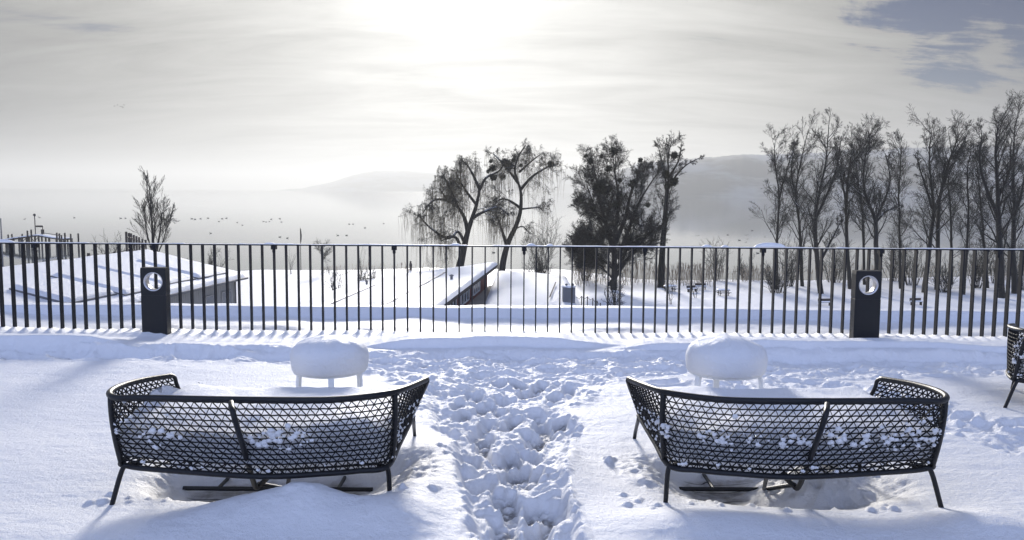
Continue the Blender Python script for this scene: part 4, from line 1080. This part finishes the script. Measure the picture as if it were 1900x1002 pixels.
def red_window(s0, s1, z0, z1, mull):
    fw = MB(); t_ = WO-.09; th = .08
    def bar(sa, sb, za, zb_): fw.hexa([wr(sa, t_, za), wr(sb, t_, za), wr(sb, t_+.085, za), wr(sa, t_+.085, za)], [wr(sa, t_, zb_), wr(sb, t_, zb_), wr(sb, t_+.085, zb_), wr(sa, t_+.085, zb_)])
    bar(s0, s1, z0, z0+th); bar(s0, s1, z1-th, z1); bar(s0, s0+th, z0+th, z1-th); bar(s1-th, s1, z0+th, z1-th)
    for k in range(1, mull): c = s0+(s1-s0)*k/mull; bar(c-.035, c+.035, z0+th, z1-th)
    w_ = fw.build('window', M['white'], red)
    g_ = MB(); g_.hexa([wr(s0+th, t_+.04, z0+th), wr(s1-th, t_+.04, z0+th), wr(s1-th, t_+.07, z0+th), wr(s0+th, t_+.07, z0+th)], [wr(s0+th, t_+.04, z1-th), wr(s1-th, t_+.04, z1-th), wr(s1-th, t_+.07, z1-th), wr(s0+th, t_+.07, z1-th)])
    g_.build('pane', M['glass'], w_)
wt = zt-.16
red_window(5.4, 8.8, wt-1.15, wt, 3); red_window(11.0, 14.6, wt-1.15, wt, 3); red_window(16.6, 20.0, wt-1.15, wt, 3); red_window(21.6, 25.0, wt-1.15, wt, 3)
b = MB(); b.hexa([wr(2, WO-1.25, zb), wr(Ln, WO-1.25, zb), wr(Ln, WO-.002, zb), wr(2, WO-.002, zb)], [wr(-.8, WO-1.0, wt-1.50), wr(Ln, WO-1.0, wt-1.50), wr(Ln, WO-.002, wt-1.45), wr(-.8, WO-.002, wt-1.45)]); b.build('plinth', M['stone'], red)
# low flat-roofed annexe right of it
A1 = at_z(932, 499, -6.1); A2 = at_z(1051, 515, -6.5)
ann = empty('flat_roofed_annexe', (1.5, 60, land_z(1.5, 60))); tag(ann, 'low flat-roofed outbuilding buried in snow, right of the red house', 'outbuilding'); a0 = ann.location.copy()
Cn = [Vector((E_.x+1.2-1.6, 30, -6.0)), Vector((A1.x, A1.y, -6.1)), Vector((A2.x, A2.y, -6.5)), Vector((A2.x-.6, 30, -6.45))]
Cn[0] = Vector((at_z(885, 574, -6.3).x, 36, -6.35)); Cn[1] = at_z(922, 505, -6.15)
zb2 = land_z(1.5, 60)-.6
b = MB(); b.hexa([Vector((p.x, p.y, zb2))-a0 for p in (Cn[0], Cn[3], Cn[2], Cn[1])], [p-Vector((0,0,.02))-a0 for p in (Cn[0], Cn[3], Cn[2], Cn[1])]); b.build('wall', M['stone'], ann)
v = []; f = []; n1_, n2_ = 80, 30
for i in range(n1_+1):
    for j in range(n2_+1):
        a = Cn[0].lerp(Cn[1], i/n1_); c = Cn[3].lerp(Cn[2], i/n1_); p = a.lerp(c, j/n2_)
        h = .22*(min(1, min(i, n1_-i)/1.5)**.5)*(min(1, min(j, n2_-j)/1.5)**.5)+.12*math.sin(math.pi*j/n2_)*(.6+.4*i/n1_)
        n_ = .05*mnoise.noise(Vector((p.x*.6, p.y*.4, 3)))+.02*mnoise.noise(Vector((p.x*2.5, p.y*1.5, 5)))
        v.append(tuple(p+Vector((0, 0, h+n_))-a0))
for i in range(n1_):
    for j in range(n2_): a = i*(n2_+1)+j; f.append((a, a+1, a+n2_+2, a+n2_+1))
mesh_from('roof_snow', v, f, M['snow_far'], True, ann)
p = at_z(1055, 559, -6.15); vb = empty('vent_box', (p.x, p.y, p.z-.3)); tag(vb, 'grey metal vent box with two small cowls beside the snowy flat roof', 'vent box')
b = MB(); b.box((0, 0, .72), (.86, .86, 1.15)); b.build('casing', M['grey'], vb)
for x in (-.17, .28): b = MB(); b.lathe([(.07, 0), (.07, .16), (.11, .17), (.11, .22), (.03, .26)], (x, 0, 1.30), 12); b.build('cowl', M['grey'], vb)
b = MB(); b.lathe([(.5, 0), (.52, .04), (.45, .09), (.2, .12), (.01, .12)], (0, 0, 1.298), 4); sn = b.build('vent_snow', M['snow_small'], None, True); sn.location = vb.location; sn.rotation_euler = (0, 0, 0); tag(sn, 'small snow cap on top of the grey vent box', 'snow')
p0 = at_z(1031, 524, -5.95); p1 = at_z(1020, 551, -5.95); b = MB(); b.tube([p0-p1, Vector((0, 0, 0))], .05, 6); o = b.build('roof_pipe', M['darkwood']); o.location = p1; tag(o, 'dark straight pipe lying on the snowy flat roof', 'pipe')

# ------------------------------------------------------------------ jetty and posts at the left
pY = 135
jet = empty('jetty', (at_y(70, 440, pY).x, pY, LAKE)); tag(jet, 'wooden jetty on stilts with a humped walkway in the mist at the far left', 'jetty'); j0 = jet.location.copy()
deckp = [at_y(a, c, pY) for a, c in ((-40, 452), (0, 447), (35, 441), (72, 436), (82, 437), (105, 441), (128, 443))]
b = MB()
for a, c in zip(deckp[:-1], deckp[1:]): b.hexa([a-j0+Vector((0,-1,-.18)), c-j0+Vector((0,-1,-.18)), c-j0+Vector((0,1,-.18)), a-j0+Vector((0,1,-.18))], [a-j0+Vector((0,-1,0)), c-j0+Vector((0,-1,0)), c-j0+Vector((0,1,0)), a-j0+Vector((0,1,0))])
b.build('walkway', M['darkwood'], jet)
b = MB()
for a, c in zip(deckp[:-1], deckp[1:]): b.hexa([a-j0+Vector((0,-1,.01)), c-j0+Vector((0,-1,.01)), c-j0+Vector((0,1,.01)), a-j0+Vector((0,1,.01))], [a-j0+Vector((0,-.9,.14)), c-j0+Vector((0,-.9,.14)), c-j0+Vector((0,.9,.14)), a-j0+Vector((0,.9,.14))])
b.build('walkway_snow', M['snow_far'], jet)
rg = random.Random(77)
for px in (-20, 5, 18, 32, 42, 47, 58, 65, 78, 84, 98, 112, 119, 127):
    t = np.interp(px, (-40, 0, 35, 72, 82, 105, 128), range(7)); i = min(int(t), 5); p = deckp[i].lerp(deckp[i+1], t-i)
    for dy_ in (-.95, .95):
        b = MB(); up = rg.choice((.0, .05, .9, 1.0)) if dy_ < 0 else .0
        b.tube([p-j0+Vector((0, dy_*1.08, up)), Vector((p.x-j0.x, dy_*1.08, -1.5))], .13, 7); b.build('pile', M['darkwood'], jet)
b = MB()
for x0, x1 in ((42, 58), (65, 78)):
    p = at_y(x0, 440, pY); q = at_y(x1, 454, pY); r_ = at_y(x0, 454, pY); s_ = at_y(x1, 440, pY); b.tube([p-j0-Vector((0,1.2,0)), q-j0-Vector((0,1.2,0))], .06, 5); b.tube([r_-j0-Vector((0,1.2,0)), s_-j0-Vector((0,1.2,0))], .06, 5)
b.build('cross_brace', M['darkwood'], jet)
b = MB(); hp = [at_y(80, 432, pY), at_y(112, 437, pY)]; b.tube([q-j0 for q in hp], .05, 5); b.build('handrail', M['darkwood'], jet)
p = at_y(66, 437, pY); mast = empty('mast', p); tag(mast, 'thin mast with a crossarm and lamp head rising above the jetty', 'mast')
tp = at_y(64, 399, pY)-p; b = MB(); b.tube([Vector((0, 0, -.3)), tp], .07, 6); b.build('pole', M['darkwood'], mast)
b = MB(); b.blob(tuple(tp), .22, rg, amp=.1); b.build('lamp_head', M['darkwood'], mast)
b = MB(); q = at_y(67, 420, pY)-p; q2 = at_y(79, 420, pY)-p; b.tube([q, q2], .16, 6); b.build('crossarm', M['darkwood'], mast)
b = MB(); b.tube([q2, at_y(79, 436, pY)-p], .06, 6); b.box(at_y(79, 430, pY)-p, (.35, .35, .75)); b.build('sign_post', M['darkwood'], mast)
for k, (px, pt, Yp, lab) in enumerate([(110, 433, 130, 'mooring post'), (114, 436, 132, ''), (120, 433, 128, ''), (131, 434, 126, ''), (145, 433, 124, ''), (15, 435, 140, ''), (22, 434, 138, ''), (41, 434, 140, ''), (-10, 436, 138, '')]):
    p = at_y(px, pt, Yp); b = MB(); b.tube([(0, 0, p.z-LAKE), (0, 0, -1.5)], [.12, .15], 8)
    o = b.build('mooring_post', M['darkwood']); o.location = (p.x, Yp, LAKE)
    tag(o, 'slim dark mooring post by the misty jetty, ' + {110: 'at its right end beside the last pile', 114: 'short one near its right end', 120: 'second tall one near its right end', 131: 'just past its right end', 145: 'farthest right, alone in the water', 15: 'left of the mast, second from left edge', 22: 'left of the mast, third from left edge', 41: 'closest on the left of the mast', -10: 'outermost at the left edge'}[px], 'post', 'mooring posts around the jetty')
# tall flagpole-like post cut by the left edge
p = at_y(1, 405, 60); b = MB(); b.tube([(0, 0, p.z+7.2), (0, 0, 0)], [.04, .07], 8); o = b.build('pole', M['grey']); o.location = (p.x, 60, -7.2); tag(o, 'slim tall grey pole at the very left edge', 'pole')
# palisade of posts with horizontal planks, running back
pal = empty('palisade', (at_y(250, 470, 66).x, 66, land_z(at_y(250, 470, 66).x, 66))); tag(pal, 'tall trellis of dark posts and planks beside the slender poplar', 'palisade'); p0_ = pal.location.copy()
tops = [(234, 430), (239, 432), (243, 433), (248, 436), (253, 438), (258, 440), (264, 443), (270, 445)]
cols = []
for k, (px, pt) in enumerate(tops):
    Yk = 60+k*2.0; t_ = at_y(px, pt, Yk); cols.append(t_); b = MB(); b.tube([t_-p0_, Vector((t_.x, t_.y, LAKE-.5))-p0_], .08, 6); b.build('post', M['darkwood'], pal)
b = MB()
for k in range(7):
    for q in range(9):
        dz_ = -.35-q*.42; b.tube([cols[k]-p0_+Vector((0, 0, dz_)), cols[k+1]-p0_+Vector((0, 0, dz_))], .045, 4, False)
b.build('planks', M['darkwood'], pal)
# slim posts on the shore
for px, pt, pb, Yp, lab in ((557, 423, 500, 96, 'tall slim dark pole with furled pennant, left of the round young tree'), (684, 451, 500, 97, 'short slim pole on the shore between the young tree and the willows')):
    t_ = at_y(px, pt, Yp); g = land_z(t_.x, Yp); root = empty('pole', (t_.x, Yp, g)); tag(root, lab, 'pole')
    b = MB(); b.tube([(0, 0, t_.z-g), (0, 0, 0)], [.03, .05], 7); b.build('shaft', M['darkwood'], root)
    b = MB(); b.tube([(.05, 0, t_.z-g-.1), (.08, 0, t_.z-g-.9), (.05, 0, t_.z-g-1.6)], [.04, .09, .05], 7); b.build('pennant', M['darkwood'], root)
t_ = at_y(762, 490, 95); g = land_z(t_.x, 95); b = MB(); b.lathe([(.14, 0), (.15, .5), (.17, .55), (.16, .95), (.07, 1.05), (.10, 1.15), (.10, 1.28), (.03, 1.34)], (0, 0, 0), 10); o = b.build('wooden_bollard', M['darkwood'], None, True); o.location = (t_.x, 95, g-.02); o.scale = (1, 1, max(.8, (t_.z-g)/1.3)); tag(o, 'short thick dark post standing alone at the shoreline left of the willows', 'post')
# wooden rail fence behind the left roof
wf = empty('wooden_fence', (at_y(185, 485, 58).x, 58, land_z(at_y(185, 485, 58).x, 58))); tag(wf, 'low snow-topped wooden fence behind the left roof', 'fence'); w0 = wf.location.copy()
tp_ = [at_y(164, 473, 56), at_y(180, 477, 58), at_y(196, 473, 60), at_y(212, 470, 62)]
for k, q in enumerate(tp_): b = MB(); b.tube([q-w0+Vector((0,0,.12)), Vector((q.x, q.y, w0.z))-w0], .09, 6); b.build('post', M['darkwood'], wf)
b = MB()
for a, c in zip(tp_[:-1], tp_[1:]): b.tube([a-w0, c-w0], .05, 6); b.tube([a-w0-Vector((0,0,.5)), c-w0-Vector((0,0,.5))], .05, 6)
b.build('rail', M['darkwood'], wf)

# ------------------------------------------------------------------ things on the meadow
def bench(px, py, rz, label, kind=0):
    z = -7.2
    q = at_z(px, py, z); q.z = land_z(q.x, q.y)
    root = empty('picnic_table' if kind else 'park_bench', q, rz); root.scale = (.62, .62, .62); tag(root, label, 'table' if kind else 'bench', 'snow-covered benches and tables on the meadow')
    if kind:
        b = MB(); b.box((0, 0, .72), (1.7, .75, .05)); b.build('table_top', M['darkwood'], root)
        for s_ in (-1, 1): b = MB(); b.box((0, s_*.65, .44), (1.7, .28, .05)); b.build('seat', M['darkwood'], root); b = MB(); b.box((s_*.6, 0, .36), (.08, 1.3, .10)); b.box((s_*.6, -.3, .35), (.078, .09, .69)); b.box((s_*.6, .3, .35), (.078, .09, .69)); b.build('leg', M['darkwood'], root)
        b = MB(); b.lathe([(1.1, 0), (1.12, .08), (1.0, .17), (.5, .2), (.01, .2)], (0, 0, 0), 4)
        b.v = [((x*math.cos(.785)-y*math.sin(.785))*1.08, (x*math.sin(.785)+y*math.cos(.785))*.48, z_+.75) for x, y, z_ in b.v]; b.build('snow_cover', M['snow_small'], root, True)
    else:
        b = MB(); b.box((0, 0, .44), (1.6, .42, .05)); b.build('seat', M['darkwood'], root)
        b = MB(); b.box((0, .24, .72), (1.6, .05, .36)); b.build('backrest', M['darkwood'], root)
        for s_ in (-.65, .65): b = MB(); b.box((s_, 0, .21), (.07, .4, .40)); b.build('leg', M['darkwood'], root)
        b = MB(); b.box((0, -.02, .53), (1.56, .40, .12)); b.build('snow_cover', M['snow_small'], root)
for k, (px, py, rz, lab, kd) in enumerate([
  (1243, 540, .3, 'snowy picnic table nearest the double-trunk tree', 1), (1272, 538, -.2, 'snow-topped bench right beside the picnic table near the double-trunk tree', 0),
  (1284, 541, .5, 'snow-topped bench just left of the lone pale shrub', 0), (1300, 536, 0, 'small dark bench on the shore directly below the lone pale shrub', 0),
  (1342, 548, .2, 'snowy picnic table right of the lone pale shrub', 1), (1366, 563, -.1, 'snowy picnic table nearest the parapet, left of the tall row', 1),
  (1530, 566, .1, 'snow-topped bench at the feet of the forked poplar', 0), (1340, 574, .0, 'low bench just showing above the parapet edge', 0), (1700, 566, .2, 'snow-topped bench left of the dense right cluster', 0), (1020, 478, .4, 'small dark garden seat behind the flat snowy roof', 0)]):
    if px in (1020, 1272, 1340, 1366): continue
    bench(px, py, rz, lab, kd)
# rope fence by the vent box
rf = empty('rope_fence', at_z(1088, 562, -6.9)); rf.location.z = land_z(rf.location.x, rf.location.y); tag(rf, 'little rope fence of dark posts right of the grey vent box', 'fence'); f0 = rf.location.copy(); posts = []
for px, py in ((1070, 551), (1079, 549), (1090, 550), (1100, 553), (1108, 558), (1114, 562)):
    q = at_y(px, py, f0.y+(px-1088)*-.02); posts.append(q); b = MB(); b.tube([q-f0, Vector((q.x-f0.x, q.y-f0.y, -.1))], .04, 6); b.build('post', M['darkwood'], rf)
b = MB()
for a, c in zip(posts[:-1], posts[1:]): b.tube([a-f0-Vector((0,0,.05)), (a+c)/2-f0-Vector((0,0,.2)), c-f0-Vector((0,0,.05))], .02, 5)
b.build('rope', M['darkwood'], rf)

# ------------------------------------------------------------------ birds
def bird_mesh(kind):
    b = MB()
    if kind == 'duck':
        b.tube([(-.42, 0, .14), (-.28, 0, .10), (0, 0, .10), (.22, 0, .11), (.32, 0, .18), (.36, 0, .30), (.44, 0, .33), (.54, 0, .31)], [.02, .11, .16, .12, .06, .06, .07, .02], 8)
        o = b.build('water_bird', M['bird'], None, True)
    else:
        b.tube([(-.30, 0, 0), (-.1, 0, 0), (.15, 0, .01), (.32, 0, .02)], [.02, .07, .07, .015], 6)
        for s_ in (-1, 1):
            k = len(b.v); b.v += [(.10, s_*.05, .02), (-.08, s_*.05, .02), (.12, s_*.4, .22), (-.02, s_*.4, .22), (-.06, s_*.85, .12), (.09, s_*.4, .24), (.08, s_*.05, .05)]
            b.f += [(k, k+1, k+3, k+2), (k+2, k+3, k+4), (k+6, k+5, k+4), (k, k+2, k+5, k+6)]
        o = b.build('flying_bird', M['gull'], None, False)
    return o
rg = random.Random(8)
duck = bird_mesh('duck'); gull = bird_mesh('gull')
fb = [(212, 197), (225, 198), (228, 200), (230, 195), (218, 195), (1385, 437), (1387, 444), (1419, 440), (1384, 450), (1294, 438), (1312, 455), (63, 400), (73, 404), (46, 407)]
for k, (px, py) in enumerate(fb):
    o = gull if k == 0 else gull.copy()
    if k: C.objects.link(o)
    o.location = at_y(px, py, 170 if py < 300 else 120); o.rotation_euler = (rg.uniform(-.3, .3), rg.uniform(-.2, .2), rg.uniform(0, 6)); o.scale = (.45, .45, .45)
    tag(o, {212: 'tiny bird high in the left sky, leftmost of the little flock', 218: 'tiny bird high in the left sky, second from the left of the flock', 225: 'tiny bird in the middle of the little flock high at the left', 228: 'tiny bird high in the left sky, lowest of the flock', 230: 'tiny bird high in the left sky, rightmost of the flock',
            1385: 'small bird flying just left of the tall row, above two others', 1387: 'small bird flying just left of the tall row, middle of three', 1384: 'small bird flying just left of the tall row, lowest of three', 1419: 'small bird flying close beside the leftmost tall poplar', 1294: 'small bird flying just above the railing left of the lone pale shrub', 1312: 'small bird flying low beside the top of the lone pale shrub',
            63: 'small bird flying right at the mast head over the jetty', 73: 'small bird flying right of the mast head over the jetty', 46: 'small bird flying left of the mast over the jetty'}[px], 'bird',
        'birds high in the sky' if py < 300 else ('birds flying low on the right' if px > 1000 else 'birds near the mast'))
db = [(138,404),(224,405),(233,405),(251,407),(356,406),(362,407),(372,406),(386,405),(406,411),(412,406),(420,405),(440,413),(450,418),(489,411),(494,412),(500,411),(503,407),(519,406),(522,412),(391,433),(519,440),(533,442),(627,437),(643,437),(648,416),(655,416),(677,423),(712,415),(916,469),(1430,430),(1424,452),(1350,436),(1372,446),(1396,428),(1406,470)]
for k, (px, py) in enumerate(db):
    o = duck if k == 0 else duck.copy()
    if k: C.objects.link(o)
    q = at_z(px, py, LAKE); o.location = (q.x, q.y, LAKE-.03); o.rotation_euler = (0, 0, rg.choice((0, 3.14))+rg.uniform(-.5, .5)); s_ = .62 if q.y < 250 else .85; o.scale = (s_, s_, s_)
    if px < 270: lb, gr = 'tiny dark waterbird far out on the lake between the mast and the slender poplar', 'waterbirds left of the slender poplar'
    elif px < 470: lb, gr = 'tiny dark waterbird in the long line just right of the slender poplar', 'waterbirds right of the slender poplar'
    elif px < 545: lb, gr = 'tiny dark waterbird on the lake just left of the slim pole with pennant', 'waterbirds left of the pennant pole'
    elif px < 720: lb, gr = 'tiny dark waterbird on the lake between the pennant pole and the left willow', 'waterbirds left of the willows'
    elif px < 1000: lb, gr = 'lone tiny waterbird on the lake beside the right willow trunk', None
    else: lb, gr = 'tiny dark waterbird on the lake between the lone pale shrub and tall row', 'waterbirds on the lake at the right'
    tag(o, lb, 'bird', gr)

# ------------------------------------------------------------------ haze
hb = MB(); hb.box((0, 4200, 71), (17000, 10200, 172)); hz = hb.build('haze', None); hz['kind'] = 'stuff'; tag(hz, 'pale winter haze hanging over the lake and hills', 'haze')
mz = bpy.data.materials.new('haze'); mz.use_nodes = True; t = NT(mz.node_tree); t.n.clear()
pv = t.new('ShaderNodeVolumePrincipled'); pv.inputs['Density'].default_value = 3.6e-4; pv.inputs['Color'].default_value = (0.62, 0.635, 0.64, 1); pv.inputs['Anisotropy'].default_value = 0.42
mo = t.new('ShaderNodeOutputMaterial'); t.l.new(pv.outputs[0], mo.inputs['Volume']); hz.data.materials.append(mz)
